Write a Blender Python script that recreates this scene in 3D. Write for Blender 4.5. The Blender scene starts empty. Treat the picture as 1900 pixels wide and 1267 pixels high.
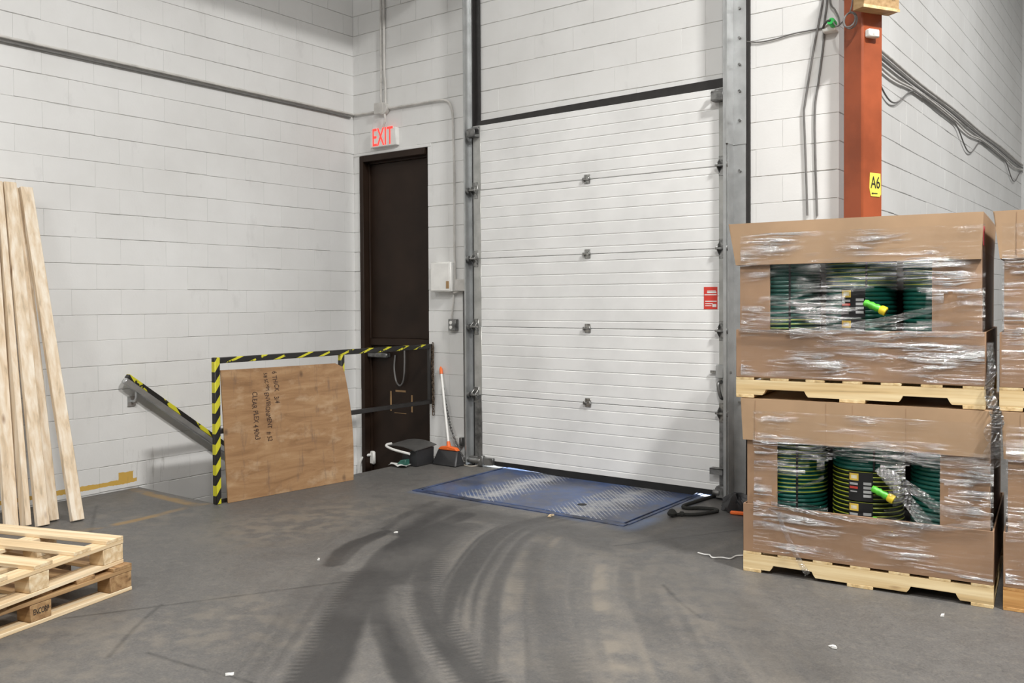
import bpy, bmesh, math, random
import numpy as np
from mathutils import Matrix, Vector
random.seed(7); RNG = np.random.RandomState(3)
SC = bpy.context.scene
COL = SC.collection
PI = math.pi

# ------------------------------------------------------------------ camera
F_PX, CX, CY = 1652.77, 950.0, 588.30
CAM = np.array([6.89678, -6.47334, 1.53072])
YAW, PITCH, ROLL = [math.radians(a) for a in (-36.83326, -1.07431, -0.32231)]
def _axes():
    ca, sa, cb, sb, cc, sc = math.cos(YAW), math.sin(YAW), math.cos(PITCH), math.sin(PITCH), math.cos(ROLL), math.sin(ROLL)
    fwd = np.array([sa*cb, ca*cb, sb]); right = np.array([ca, -sa, 0.0]); up = np.cross(right, fwd)
    return cc*right + sc*up, -sc*right + cc*up, fwd
AR, AU, AF = _axes()
cd = bpy.data.cameras.new('camera'); co = bpy.data.objects.new('camera', cd); COL.objects.link(co)
cd.sensor_fit = 'HORIZONTAL'; cd.sensor_width = 36.0; cd.lens = F_PX/1900*36; cd.shift_y = (CY-633.5)/1900
M = Matrix.Identity(4)
for i in range(3):
    M[i][0], M[i][1], M[i][2], M[i][3] = AR[i], AU[i], -AF[i], CAM[i]
co.matrix_world = M
cd.clip_start = 0.05; cd.clip_end = 200
SC.camera = co
def ray(u, v): return AR*(u-CX)/F_PX + AU*(CY-v)/F_PX + AF
def onx(u, v, x=0.0): d = ray(u, v); return CAM + d*((x-CAM[0])/d[0])
def ony(u, v, y=0.0): d = ray(u, v); return CAM + d*((y-CAM[1])/d[1])
def onz(u, v, z=0.0): d = ray(u, v); return CAM + d*((z-CAM[2])/d[2])

# ------------------------------------------------------------------ light, exposure
SC.view_settings.view_transform = 'Standard'; SC.view_settings.look = 'None'
SC.view_settings.gamma = 1.0; SC.view_settings.use_curve_mapping = False
SC.view_settings.exposure = -0.29
W = bpy.data.worlds.new('world'); SC.world = W; W.use_nodes = True
W.node_tree.nodes['Background'].inputs[0].default_value = (0.93, 0.965, 1.0, 1)
W.node_tree.nodes['Background'].inputs[1].default_value = 0.22
def area(name, loc, aim, sx, sy, power, col=(1, 0.985, 0.955)):
    l = bpy.data.lights.new(name, 'AREA'); l.shape = 'RECTANGLE'; l.size = sx; l.size_y = sy; l.energy = power; l.color = col
    o = bpy.data.objects.new(name, l); COL.objects.link(o); o.location = loc
    d = Vector(aim) - Vector(loc); o.rotation_euler = d.to_track_quat('-Z', 'Y').to_euler()
    return o
area('high_bay_lamp', (8.8, -3.0, 7.1), (8.4, -2.9, 0), 0.9, 0.4, 950)
area('high_bay_lamp', (7.0, -6.6, 7.1), (6.8, -6.4, 0), 0.9, 0.4, 520)  # unseen lamp added to lighten the shadow left by the first one
area('high_bay_lamp', (3.4, -8.4, 6.7), (3.3, -8.0, 0), 1.2, 0.5, 190)
area('high_bay_lamp', (8.6, 3.6, 6.7), (8.4, 3.6, 0), 1.2, 0.5, 260)
area('high_bay_lamp', (4.4, -13.0, 6.7), (4.4, -13.0, 0), 1.2, 0.5, 330)  # unseen lamp added behind the camera for film glints and fill
area('daylight_outside', (2.8, 3.2, 3.0), (2.8, 0.1, 0.0), 4.0, 2.0, 2200, (0.85, 0.93, 1.0))

# ------------------------------------------------------------------ materials
MATS = {}
def new_mat(name):
    m = bpy.data.materials.new(name); m.use_nodes = True
    nt = m.node_tree; return m, nt, nt.nodes['Principled BSDF']
def nd(nt, typ, **kw):
    n = nt.nodes.new(typ)
    for k, v in kw.items(): setattr(n, k, v)
    return n
def setin(n, **kw):
    for k, v in kw.items(): n.inputs[k.replace('_', ' ')].default_value = v
def ramp(nt, src, stops):
    r = nd(nt, 'ShaderNodeValToRGB'); el = r.color_ramp.elements
    while len(el) < len(stops): el.new(0.5)
    for e, (p, c) in zip(el, stops): e.position = p; e.color = c if len(c) == 4 else (*c, 1)
    nt.links.new(src, r.inputs[0]); return r.outputs[0]
def mixc(nt, fac, a, b, mode='MIX'):
    n = nd(nt, 'ShaderNodeMix', data_type='RGBA', blend_type=mode)
    for s, i in ((fac, 0), (a, 6), (b, 7)):
        if isinstance(s, (int, float)): n.inputs[i].default_value = s
        elif isinstance(s, tuple): n.inputs[i].default_value = s if len(s) == 4 else (*s, 1)
        else: nt.links.new(s, n.inputs[i])
    return n.outputs[2]
def mth(nt, op, a, b=None, c=None, clamp=False):
    n = nd(nt, 'ShaderNodeMath', operation=op, use_clamp=clamp)
    for i, s in enumerate((a, b, c)):
        if s is None: continue
        if isinstance(s, (int, float)): n.inputs[i].default_value = s
        else: nt.links.new(s, n.inputs[i])
    return n.outputs[0]
def coords(nt, kind='Object', scale=(1, 1, 1), rnd=False):
    tc = nd(nt, 'ShaderNodeTexCoord'); mp = nd(nt, 'ShaderNodeMapping'); mp.inputs['Scale'].default_value = scale
    nt.links.new(tc.outputs[kind], mp.inputs[0])
    if rnd:
        oi = nd(nt, 'ShaderNodeObjectInfo'); cb = nd(nt, 'ShaderNodeCombineXYZ')
        s = mth(nt, 'MULTIPLY', oi.outputs['Random'], 37.0)
        for i in range(3): nt.links.new(s, cb.inputs[i])
        nt.links.new(cb.outputs[0], mp.inputs['Location'])
    return mp.outputs[0]
def noise(nt, vec, scale, detail=4, rough=0.55, dist=0.0):
    n = nd(nt, 'ShaderNodeTexNoise'); n.inputs['Scale'].default_value = scale; n.inputs['Detail'].default_value = detail
    n.inputs['Roughness'].default_value = rough; n.inputs['Distortion'].default_value = dist
    if vec is not None: nt.links.new(vec, n.inputs['Vector'])
    return n.outputs[0]
def bump(nt, bsdf, h, strength=0.3, dist=0.01):
    b = nd(nt, 'ShaderNodeBump'); b.inputs['Strength'].default_value = strength; b.inputs['Distance'].default_value = dist
    nt.links.new(h, b.inputs['Height']); nt.links.new(b.outputs[0], bsdf.inputs['Normal'])
def plain(name, col, rough=0.5, metal=0.0, var=0.12, scale=9.0, bmp=0.0, spec=None, kind='Object'):
    if name in MATS: return MATS[name]
    m, nt, b = new_mat(name)
    v = coords(nt, kind, rnd=True); n = noise(nt, v, scale, 5)
    c0 = tuple(max(0, x*(1-var*1.6)) for x in col); c1 = tuple(min(1, x*(1+var)) for x in col)
    nt.links.new(ramp(nt, n, [(0.32, c0), (0.62, c1)]), b.inputs['Base Color'])
    b.inputs['Roughness'].default_value = rough; b.inputs['Metallic'].default_value = metal
    if spec is not None: b.inputs['Specular IOR Level'].default_value = spec
    if bmp: bump(nt, b, noise(nt, v, scale*6, 4), bmp, 0.004)
    MATS[name] = m; return m
def emit(name, col, s):
    m, nt, b = new_mat(name); b.inputs['Base Color'].default_value = (*col, 1)
    b.inputs['Emission Color'].default_value = (*col, 1); b.inputs['Emission Strength'].default_value = s
    MATS[name] = m; return m
def paint_wall(name, yellow=False):
    m, nt, b = new_mat(name)
    g = nd(nt, 'ShaderNodeNewGeometry'); P = g.outputs['Position']
    oi = nd(nt, 'ShaderNodeObjectInfo')
    n1 = noise(nt, P, 0.9, 5, 0.6); n2 = noise(nt, P, 14, 4, 0.6)
    c = ramp(nt, n1, [(0.3, (0.70, 0.695, 0.68)), (0.65, (0.80, 0.80, 0.79))])
    c = mixc(nt, mth(nt, 'MULTIPLY', oi.outputs['Random'], 0.10), c, (0.62, 0.61, 0.59))
    sp = nd(nt, 'ShaderNodeSeparateXYZ'); nt.links.new(P, sp.inputs[0])
    # scuffs and drips with shapes of their own
    mp = nd(nt, 'ShaderNodeMapping'); mp.inputs['Scale'].default_value = (3.2, 3.2, 1.3); nt.links.new(P, mp.inputs[0])
    n3 = noise(nt, mp.outputs[0], 1.6, 6, 0.65)
    sm = ramp(nt, n3, [(0.60, (0, 0, 0)), (0.76, (1, 1, 1))])
    c = mixc(nt, mth(nt, 'MULTIPLY', sm, 0.28), c, (0.42, 0.41, 0.40))
    if yellow:
        zz, yy = sp.outputs[2], sp.outputs[1]
        wob = mth(nt, 'MULTIPLY', mth(nt, 'SUBTRACT', n2, 0.5), 0.03)
        z2 = mth(nt, 'ADD', zz, wob)
        def band(src, lo, hi): return mth(nt, 'MULTIPLY', mth(nt, 'GREATER_THAN', src, lo), mth(nt, 'LESS_THAN', src, hi))
        strip = mth(nt, 'MULTIPLY', band(z2, 0.05, 0.085), mth(nt, 'LESS_THAN', yy, -2.46))
        patch = mth(nt, 'MULTIPLY', band(z2, 0.05, 0.145), band(mth(nt, 'ADD', yy, wob), -2.62, -2.49))
        c = mixc(nt, mth(nt, 'MULTIPLY', mth(nt, 'MAXIMUM', strip, patch), 0.9), c, (0.62, 0.36, 0.02))
        near = mth(nt, 'MULTIPLY', band(zz, -0.1, 0.32), band(yy, -2.56, -2.2))
        mp3 = nd(nt, 'ShaderNodeMapping'); mp3.inputs['Scale'].default_value = (20, 20, 2.2); nt.links.new(P, mp3.inputs[0]); n4 = noise(nt, mp3.outputs[0], 1.5, 5, 0.7)
        c = mixc(nt, mth(nt, 'MULTIPLY', near, ramp(nt, n4, [(0.56, (0, 0, 0)), (0.75, (0.55, 0.55, 0.55))])), c, (0.16, 0.14, 0.11))
    nt.links.new(c, b.inputs['Base Color']); b.inputs['Roughness'].default_value = 0.5
    bump(nt, b, noise(nt, P, 55, 5), 0.16, 0.004)
    MATS[name] = m; return m
def wood(name, c0, c1, knot, axis=0, scale=1.0, dark=0.5):
    m, nt, b = new_mat(name)
    s = [17.0*scale]*3; s[axis] = 0.55*scale
    v = coords(nt, 'Object', tuple(s), rnd=True)
    n = noise(nt, v, 2.0, 5, 0.55, 0.35)
    c = ramp(nt, n, [(0.28, tuple(x*dark for x in c0)), (0.42, c0), (0.68, c1)])
    s2 = [8.0*scale]*3; s2[axis] = 2.6*scale
    v2 = coords(nt, 'Object', tuple(s2), rnd=True)
    vo = nd(nt, 'ShaderNodeTexVoronoi'); vo.inputs['Scale'].default_value = 0.9; nt.links.new(v2, vo.inputs[0])
    k = ramp(nt, vo.outputs['Distance'], [(0.03, (1, 1, 1)), (0.10, (0, 0, 0))])
    c = mixc(nt, mth(nt, 'MULTIPLY', k, 0.75), c, knot)
    nt.links.new(c, b.inputs['Base Color']); b.inputs['Roughness'].default_value = 0.65
    bump(nt, b, n, 0.25, 0.004)
    MATS[name] = m; return m
def hazard(name, axis=1, across=2, freq=11.0, thr=0.45, wear=0.35, sgn=1.0):
    m, nt, b = new_mat(name)
    g = nd(nt, 'ShaderNodeNewGeometry'); sp = nd(nt, 'ShaderNodeSeparateXYZ'); nt.links.new(g.outputs['Position'], sp.inputs[0])
    t = mth(nt, 'ADD', mth(nt, 'MULTIPLY', sp.outputs[axis], freq), mth(nt, 'MULTIPLY', sp.outputs[across], freq*sgn))
    fr = mth(nt, 'FRACT', t)
    st = mth(nt, 'LESS_THAN', fr, thr)
    n = noise(nt, g.outputs['Position'], 9, 5, 0.7)
    keep = mth(nt, 'GREATER_THAN', n, wear)
    f = mth(nt, 'MULTIPLY', st, keep)
    c = mixc(nt, f, (0.016, 0.015, 0.014), (0.62, 0.58, 0.03))
    nt.links.new(c, b.inputs['Base Color']); b.inputs['Roughness'].default_value = 0.45
    MATS[name] = m; return m
def film_mat(name, lo=0.05, hi=0.55, seed=0.0):
    m, nt, b = new_mat(name); nt.nodes.remove(b)
    tc = nd(nt, 'ShaderNodeTexCoord')
    mp = nd(nt, 'ShaderNodeMapping'); mp.inputs['Scale'].default_value = (3.2, 3.2, 34.0); mp.inputs['Location'].default_value = (seed, seed, seed); mp.inputs['Rotation'].default_value = (0, 0.04, 0)
    nt.links.new(tc.outputs['Object'], mp.inputs[0])
    n = noise(nt, mp.outputs[0], 1.0, 6, 0.68, 0.8)
    mp2 = nd(nt, 'ShaderNodeMapping'); mp2.inputs['Scale'].default_value = (2.3, 2.3, 4.2); mp2.inputs['Location'].default_value = (seed*3, 0, seed)
    nt.links.new(tc.outputs['Object'], mp2.inputs[0])
    pn = noise(nt, mp2.outputs[0], 1.0, 3, 0.5)
    patch = ramp(nt, pn, [(0.44, (0, 0, 0)), (0.62, (1, 1, 1))])
    st = ramp(nt, n, [(0.46, (0, 0, 0)), (0.55, (1, 1, 1))])
    fac = mth(nt, 'ADD', lo, mth(nt, 'MULTIPLY', mth(nt, 'MULTIPLY', patch, st), hi))
    tr = nd(nt, 'ShaderNodeBsdfTransparent'); tr.inputs[0].default_value = (0.97, 0.97, 0.97, 1)
    gl = nd(nt, 'ShaderNodeBsdfGlossy'); gl.inputs['Roughness'].default_value = 0.21
    bp = nd(nt, 'ShaderNodeBump'); bp.inputs['Strength'].default_value = 1.0; bp.inputs['Distance'].default_value = 0.03
    nt.links.new(n, bp.inputs['Height']); nt.links.new(bp.outputs[0], gl.inputs['Normal'])
    mx = nd(nt, 'ShaderNodeMixShader'); nt.links.new(fac, mx.inputs[0]); nt.links.new(tr.outputs[0], mx.inputs[1]); nt.links.new(gl.outputs[0], mx.inputs[2])
    nt.links.new(mx.outputs[0], nt.nodes['Material Output'].inputs[0])
    MATS[name] = m; return m

PAINT = paint_wall('painted_block'); PAINT_L = paint_wall('painted_block_left', True)
MORTAR = plain('painted_mortar', (0.58, 0.575, 0.56), 0.7, var=0.2)
BLACK = plain('black_rubber', (0.012, 0.012, 0.012), 0.6)
BLACKP = plain('black_paint', (0.022, 0.02, 0.019), 0.4, scale=20)
BLKPL = plain('black_plastic', (0.03, 0.03, 0.032), 0.42)
GALV = plain('galvanised_steel', (0.50, 0.51, 0.51), 0.38, 0.75, var=0.09, scale=7, bmp=0.04)
GALVD = plain('dull_steel', (0.22, 0.22, 0.215), 0.42, 0.7, var=0.3, scale=16, bmp=0.15)
STILE = plain('stile_steel', (0.46, 0.46, 0.44), 0.42, 0.45, var=0.14, scale=6)
CHROME = plain('zinc_hardware', (0.33, 0.33, 0.32), 0.3, 0.9, var=0.3, scale=40)
BROWN = plain('brown_door_paint', (0.024, 0.0135, 0.0085), 0.5, var=0.15, scale=3, spec=0.25)
DOORW = plain('white_door_skin', (0.80, 0.80, 0.79), 0.38, var=0.05, scale=2.2)
GREYPNT = plain('conduit_paint', (0.60, 0.58, 0.55), 0.5, var=0.1)
WHITEPL = plain('white_plastic', (0.80, 0.79, 0.76), 0.4, var=0.05)
CABLE = plain('grey_cable', (0.16, 0.155, 0.15), 0.5)
CABLEB = plain('dark_cable', (0.05, 0.048, 0.045), 0.5)
REDP = plain('red_oxide_paint', (0.36, 0.085, 0.032), 0.42, var=0.14, scale=3.5, bmp=0.05)
ORANGE = plain('orange_plastic', (0.85, 0.16, 0.03), 0.4, var=0.05)
PINE = {a: wood('pine_%s' % 'xyz'[a], (0.68, 0.50, 0.29), (0.86, 0.73, 0.52), (0.30, 0.14, 0.05), a, dark=0.8) for a in range(3)}
STUD = wood('stud_pine', (0.72, 0.57, 0.40), (0.88, 0.79, 0.66), (0.24, 0.11, 0.04), 2, 0.8, 0.72)
OLDW = {a: wood('old_pallet_%s' % 'xyz'[a], (0.30, 0.17, 0.075), (0.48, 0.31, 0.15), (0.10, 0.05, 0.02), a, dark=0.55) for a in range(3)}
YELW = {a: wood('yellow_pallet_%s' % 'xyz'[a], (0.66, 0.47, 0.23), (0.83, 0.67, 0.40), (0.22, 0.11, 0.05), a, dark=0.65) for a in range(3)}
ORGW = {a: wood('orange_pallet_%s' % 'xyz'[a], (0.52, 0.26, 0.08), (0.68, 0.40, 0.15), (0.20, 0.09, 0.03), a, dark=0.7) for a in range(3)}
BOXW = wood('tan_board', (0.40, 0.25, 0.11), (0.52, 0.35, 0.18), (0.2, 0.1, 0.05), 0)
CARD = plain('cardboard', (0.345, 0.210, 0.122), 0.6, var=0.10, scale=2.6)
CARDT = plain('cardboard_tray', (0.315, 0.190, 0.112), 0.6, var=0.10, scale=2.6)
CARDC = plain('cardboard_cap', (0.41, 0.268, 0.158), 0.55, var=0.08, scale=2.6)
FILM = film_mat('stretch_film', 0.025, 0.9, 1.3)
FILM2 = film_mat('stretch_film_clear', 0.03, 0.9, 4.7)

# ------------------------------------------------------------------ mesh builder
ROOT = {}
class MB:
    def __init__(s): s.v = []; s.f = []; s.m = []; s.cm = 0
    def add(s, vs, fs):
        o = len(s.v); s.v += [tuple(map(float, p)) for p in vs]
        s.f += [tuple(i+o for i in f) for f in fs]; s.m += [s.cm]*len(fs); return s
    def box(s, a, b, mtx=None):
        (x0, y0, z0), (x1, y1, z1) = a, b
        x0, x1 = min(x0, x1), max(x0, x1); y0, y1 = min(y0, y1), max(y0, y1); z0, z1 = min(z0, z1), max(z0, z1)
        vs = [(x0,y0,z0),(x1,y0,z0),(x1,y1,z0),(x0,y1,z0),(x0,y0,z1),(x1,y0,z1),(x1,y1,z1),(x0,y1,z1)]
        if mtx is not None: vs = [tuple(mtx @ Vector(p)) for p in vs]
        return s.add(vs, [(0,3,2,1),(4,5,6,7),(0,1,5,4),(1,2,6,5),(2,3,7,6),(3,0,4,7)])
    def bar(s, p, q, w, h, up=(0, 0, 1)):
        p, q = Vector(p), Vector(q); d = (q-p); L = d.length; d.normalize(); u = Vector(up)
        sd = d.cross(u)
        if sd.length < 1e-5: sd = d.cross(Vector((1, 0, 0)))
        sd.normalize(); u2 = sd.cross(d)
        mt = Matrix.Identity(4)
        for i in range(3): mt[i][0], mt[i][1], mt[i][2], mt[i][3] = d[i], sd[i], u2[i], p[i]
        return s.box((0, -w/2, -h/2), (L, w/2, h/2), mt)
    def tube(s, pts, r, n=8, cap=True, closed=False):
        pts = [Vector(tuple(map(float, p))) for p in pts]; rings = []; N = len(pts); nrm = None
        for i, p in enumerate(pts):
            a = pts[i-1] if (i > 0 or closed) else p; b = pts[(i+1) % N] if (i < N-1 or closed) else p
            t = (b-a).normalized()
            if nrm is None:
                nrm = t.cross(Vector((0, 0, 1)))
                if nrm.length < 1e-3: nrm = t.cross(Vector((1, 0, 0)))
            nrm = (nrm - t*nrm.dot(t)).normalized(); bi = t.cross(nrm)
            rr = r[i] if isinstance(r, (list, tuple)) else r
            rings.append([p + (nrm*math.cos(2*PI*k/n) + bi*math.sin(2*PI*k/n))*rr for k in range(n)])
        vs = [tuple(q) for R in rings for q in R]; fs = []
        for i in range(N if closed else N-1):
            j = (i+1) % N
            for k in range(n): fs.append((i*n+k, j*n+k, j*n+(k+1) % n, i*n+(k+1) % n))
        if cap and not closed: fs += [tuple(range(n))[::-1], tuple((N-1)*n+k for k in range(n))]
        return s.add(vs, fs)
    def prism(s, poly, a0, a1, axis='y'):
        n = len(poly)
        def mk(p, a): return {'x': (a, p[0], p[1]), 'y': (p[0], a, p[1]), 'z': (p[0], p[1], a)}[axis]
        vs = [mk(p, a0) for p in poly] + [mk(p, a1) for p in poly]
        fs = [tuple(range(n)), tuple(range(2*n-1, n-1, -1))] + [(i, i+n, (i+1) % n+n, (i+1) % n) for i in range(n)]
        return s.add(vs, fs)
    def lathe(s, prof, c=(0, 0, 0), n=24):
        vs = []; fs = []
        for (r, z) in prof:
            for k in range(n): vs.append((c[0]+r*math.cos(2*PI*k/n), c[1]+r*math.sin(2*PI*k/n), c[2]+z))
        for i in range(len(prof)-1):
            for k in range(n): fs.append((i*n+k, i*n+(k+1) % n, (i+1)*n+(k+1) % n, (i+1)*n+k))
        fs += [tuple(range(n))[::-1], tuple((len(prof)-1)*n+k for k in range(n))]
        return s.add(vs, fs)
    def grid(s, fn, nu, nv):
        vs = [fn(i/(nu-1), j/(nv-1)) for j in range(nv) for i in range(nu)]
        fs = [(j*nu+i, j*nu+i+1, (j+1)*nu+i+1, (j+1)*nu+i) for j in range(nv-1) for i in range(nu-1)]
        return s.add(vs, fs)
    def slab(s, fn, nu, nv, off):
        """a sheet with thickness: fn gives the front, off the vector to the back"""
        o = len(s.v); s.grid(fn, nu, nv); s.grid(lambda a, b: tuple(x+y for x, y in zip(fn(1-a, b), off)), nu, nv)
        k = nu*nv
        def A(i, j): return j*nu+i
        def B(i, j): return k+j*nu+(nu-1-i)
        fs = []
        for i in range(nu-1):
            fs += [(A(i+1,0), A(i,0), B(i,0), B(i+1,0)), (A(i,nv-1), A(i+1,nv-1), B(i+1,nv-1), B(i,nv-1))]
        for j in range(nv-1):
            fs += [(A(0,j), A(0,j+1), B(0,j+1), B(0,j)), (A(nu-1,j+1), A(nu-1,j), B(nu-1,j), B(nu-1,j+1))]
        s.f += [tuple(i+o for i in f) for f in fs]; s.m += [s.cm]*len(fs); return s
    def mesh(s, name, mats, bevel=0, xf=None, fixn=True):
        me = bpy.data.meshes.new(name)
        vs = s.v if xf is None else [tuple(xf @ Vector(p)) for p in s.v]
        me.from_pydata(vs, [], s.f)
        for m in (mats if isinstance(mats, (list, tuple)) else [mats]): me.materials.append(m)
        me.polygons.foreach_set('material_index', s.m)
        if bevel or fixn:
            bm = bmesh.new(); bm.from_mesh(me)
            if fixn: bmesh.ops.recalc_face_normals(bm, faces=bm.faces[:])
            if bevel:
                es = [e for e in bm.edges if len(e.link_faces) == 2 and e.calc_face_angle(0) > 0.6]
                bmesh.ops.bevel(bm, geom=es, offset=bevel, segments=1, affect='EDGES', clamp_overlap=True)
            bm.to_mesh(me); bm.free()
        me.polygons.foreach_set('use_smooth', [True]*len(me.polygons))
        me.set_sharp_from_angle(angle=math.radians(38)); me.update()
        return me
    def part(s, name, mats, parent, bevel=0, label=None, local=False, kind=None):
        """a part: vertices given in world space (or in the thing's own space with local)"""
        xf = None if local else ROOT[parent].inverted()
        o = bpy.data.objects.new(name, s.mesh(name, mats, bevel, xf)); COL.objects.link(o); o.parent = parent
        ROOT[o] = ROOT[parent]
        if label: o['label'] = label
        if kind: o['kind'] = kind
        return o
    def thing(s, name, mats, label, cat, group=None, bevel=0, kind=None):
        """a thing that is one mesh, its origin at its base"""
        a = np.array(s.v); c = Vector(((a[:, 0].min()+a[:, 0].max())/2, (a[:, 1].min()+a[:, 1].max())/2, a[:, 2].min()))
        mt = Matrix.Translation(c)
        o = bpy.data.objects.new(name, s.mesh(name, mats, bevel, mt.inverted())); COL.objects.link(o); o.location = c; ROOT[o] = mt
        tag(o, label, cat, group, kind); return o
def tag(o, label=None, cat=None, group=None, kind=None):
    if label: o['label'] = label
    if cat: o['category'] = cat
    if group: o['group'] = group
    if kind: o['kind'] = kind
    return o
def root(name, loc, label, cat, group=None, rz=0.0, kind=None):
    o = bpy.data.objects.new(name, None); COL.objects.link(o); o.location = loc; o.rotation_euler = (0, 0, rz)
    o.empty_display_size = 0.1
    ROOT[o] = Matrix.Translation(Vector(tuple(map(float, loc)))) @ Matrix.Rotation(rz, 4, 'Z')
    return tag(o, label, cat, group, kind)
def struct(mb, name, mats, label, cat, bevel=0):
    o = bpy.data.objects.new(name, mb.mesh(name, mats, bevel)); COL.objects.link(o); ROOT[o] = Matrix.Identity(4)
    return tag(o, label, cat, None, 'structure')
def copy_tree(o, parent=None):
    c = o.copy(); COL.objects.link(c)
    if parent is not None: c.parent = parent
    for ch in o.children: copy_tree(ch, c)
    return c
def text_mesh(body, size, depth=0.001):
    cu = bpy.data.curves.new('t', 'FONT'); cu.body = body; cu.size = size; cu.extrude = depth; cu.align_x = 'CENTER'; cu.align_y = 'CENTER'
    to = bpy.data.objects.new('t', cu); COL.objects.link(to)
    bpy.context.view_layer.update()
    me = bpy.data.meshes.new_from_object(to.evaluated_get(bpy.context.evaluated_depsgraph_get()))
    bpy.data.objects.remove(to); vs = [tuple(v.co) for v in me.vertices]; fs = [tuple(p.vertices) for p in me.polygons]
    bpy.data.meshes.remove(me); return vs, fs
def add_text(mb, body, size, origin, xdir, ydir, sx=1.0, depth=0.001, shear=0.0):
    vs, fs = text_mesh(body, size, depth); o, X, Y = Vector(origin), Vector(xdir), Vector(ydir); N = X.cross(Y)
    mb.add([tuple(o + X*(p[0]*sx+p[1]*shear) + Y*p[1] + N*p[2]) for p in vs], fs); return mb
def spl(pts, n=8):
    """Catmull-Rom through the points"""
    P = [np.array(p, float) for p in pts]; P = [2*P[0]-P[1]] + P + [2*P[-1]-P[-2]]; out = []
    for i in range(1, len(P)-2):
        for k in range(n):
            t = k/n; a, b, c, d = P[i-1], P[i], P[i+1], P[i+2]
            out.append(0.5*((2*b)+(c-a)*t+(2*a-5*b+4*c-d)*t*t+(3*b-a-3*c+d)*t**3))
    out.append(P[-2]); return out

# ------------------------------------------------------------------ the shell
H, ZO = 0.2032, 3.058
XR = 4.956                      # outer corner of the back wall
ST = (1.06, -2.44)              # stairwell: x from 0 to 1.06, y from -2.44 to 0
EX = (0.09, 1.035, -1.16, 3.03)  # exit door opening
RO = (1.70, 4.12, 0.0, 3.13)     # overhead door opening
unit = MB()
cx_, cz_ = 0.0025, 0.013
unit.add([(-.5,.0,-.5),(.5,.0,-.5),(.5,.0,.5),(-.5,.0,.5),
          (-.5,-.7,-.5),(.5,-.7,-.5),(.5,-.7,.5),(-.5,-.7,.5),
          (-.5+cx_,-1,-.5+cz_),(.5-cx_,-1,-.5+cz_),(.5-cx_,-1,.5-cz_),(-.5+cx_,-1,.5-cz_)],
         [(0,1,5,4),(1,2,6,5),(2,3,7,6),(3,0,4,7),(4,5,9,8),(5,6,10,9),(6,7,11,10),(7,4,8,11),(8,9,10,11)])
DEP = 0.012
def unit_mesh(m):
    me = unit.mesh('block', m, fixn=True); me.polygons.foreach_set('use_smooth', [False]*len(me.polygons)); return me
BLK = {id(PAINT): unit_mesh(PAINT), id(PAINT_L): unit_mesh(PAINT_L)}
def course_blocks(u0, par, regs):
    """block rectangles in (u, z) for the given regions: joints at u0 + n*H with n = k + par (mod 2)"""
    out = []
    for (ua, ub, za, zb) in regs:
        k0 = math.floor((za-ZO)/H+1e-6); k1 = math.ceil((zb-ZO)/H-1e-6)
        for k in range(k0, k1):
            a0, a1 = max(ZO+k*H, za), min(ZO+(k+1)*H, zb)
            if a1-a0 < 0.03: continue
            off = u0 + ((k+par) % 2)*H
            n = math.floor((ua-off)/(2*H))
            while off+n*2*H < ub:
                b0, b1 = max(off+n*2*H, ua), min(off+(n+1)*2*H, ub); n += 1
                if b1-b0 > 0.02: out.append((b0, b1, a0, a1))
    return out
def lay(parent, blocks, place, rz, m):
    for (b0, b1, a0, a1) in blocks:
        o = bpy.data.objects.new('block', BLK[id(m)]); COL.objects.link(o); o.parent = parent
        g = random.choice((0.0006, 0.001, 0.0018, 0.003, 0.005, 0.008)); gz = random.uniform(-0.0008, 0.0008)
        o.location = place((b0+b1)/2, (a0+a1)/2+gz, random.uniform(-0.0012, 0.0012)); o.rotation_euler = (random.uniform(-.002, .002), 0, rz+random.uniform(-.0015, .0015))
        o.scale = (b1-b0-random.choice((0.0, 0.0, 0.0, 0.0003)), DEP, a1-a0-g)
def lay_stuff(parent, blocks, place, rz, m, name='block_field'):
    mb = MB(); R = Matrix.Rotation(rz, 3, 'Z')
    for (b0, b1, a0, a1) in blocks:
        p = Vector(place((b0+b1)/2, (a0+a1)/2, 0)); sc = (b1-b0-0.0022, DEP, a1-a0-random.choice((0.003, 0.004, 0.007)))
        mb.add([tuple(p + R @ Vector((v[0]*sc[0], v[1]*sc[1], v[2]*sc[2]))) for v in unit.v], unit.f)
    o = mb.part(name, m, parent, kind='stuff'); return o
REC = 0.006   # joints lie this deep

# wall_left
wl = MB(); wl.box((-0.2, -18, -1.3), (-REC, 0.2, 7.5))
wall_left = struct(wl, 'wall_left', MORTAR, 'white painted concrete block wall beside the stairwell', 'wall')
pl = lambda u, z, d: (-DEP+d, u, z)
alll = course_blocks(-3.1822, 1, [(-9, 0.0, 0.01, 7.5), (ST[1], 0.0, -1.16, 0.01)])
nearl = [b for b in alll if b[0] > -4.1 and -0.61 < b[2] < 4.2]; nl = set(nearl)
lay(wall_left, nearl, pl, PI/2, PAINT_L)
lay_stuff(wall_left, [b for b in alll if b not in nl], pl, PI/2, PAINT_L)
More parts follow.
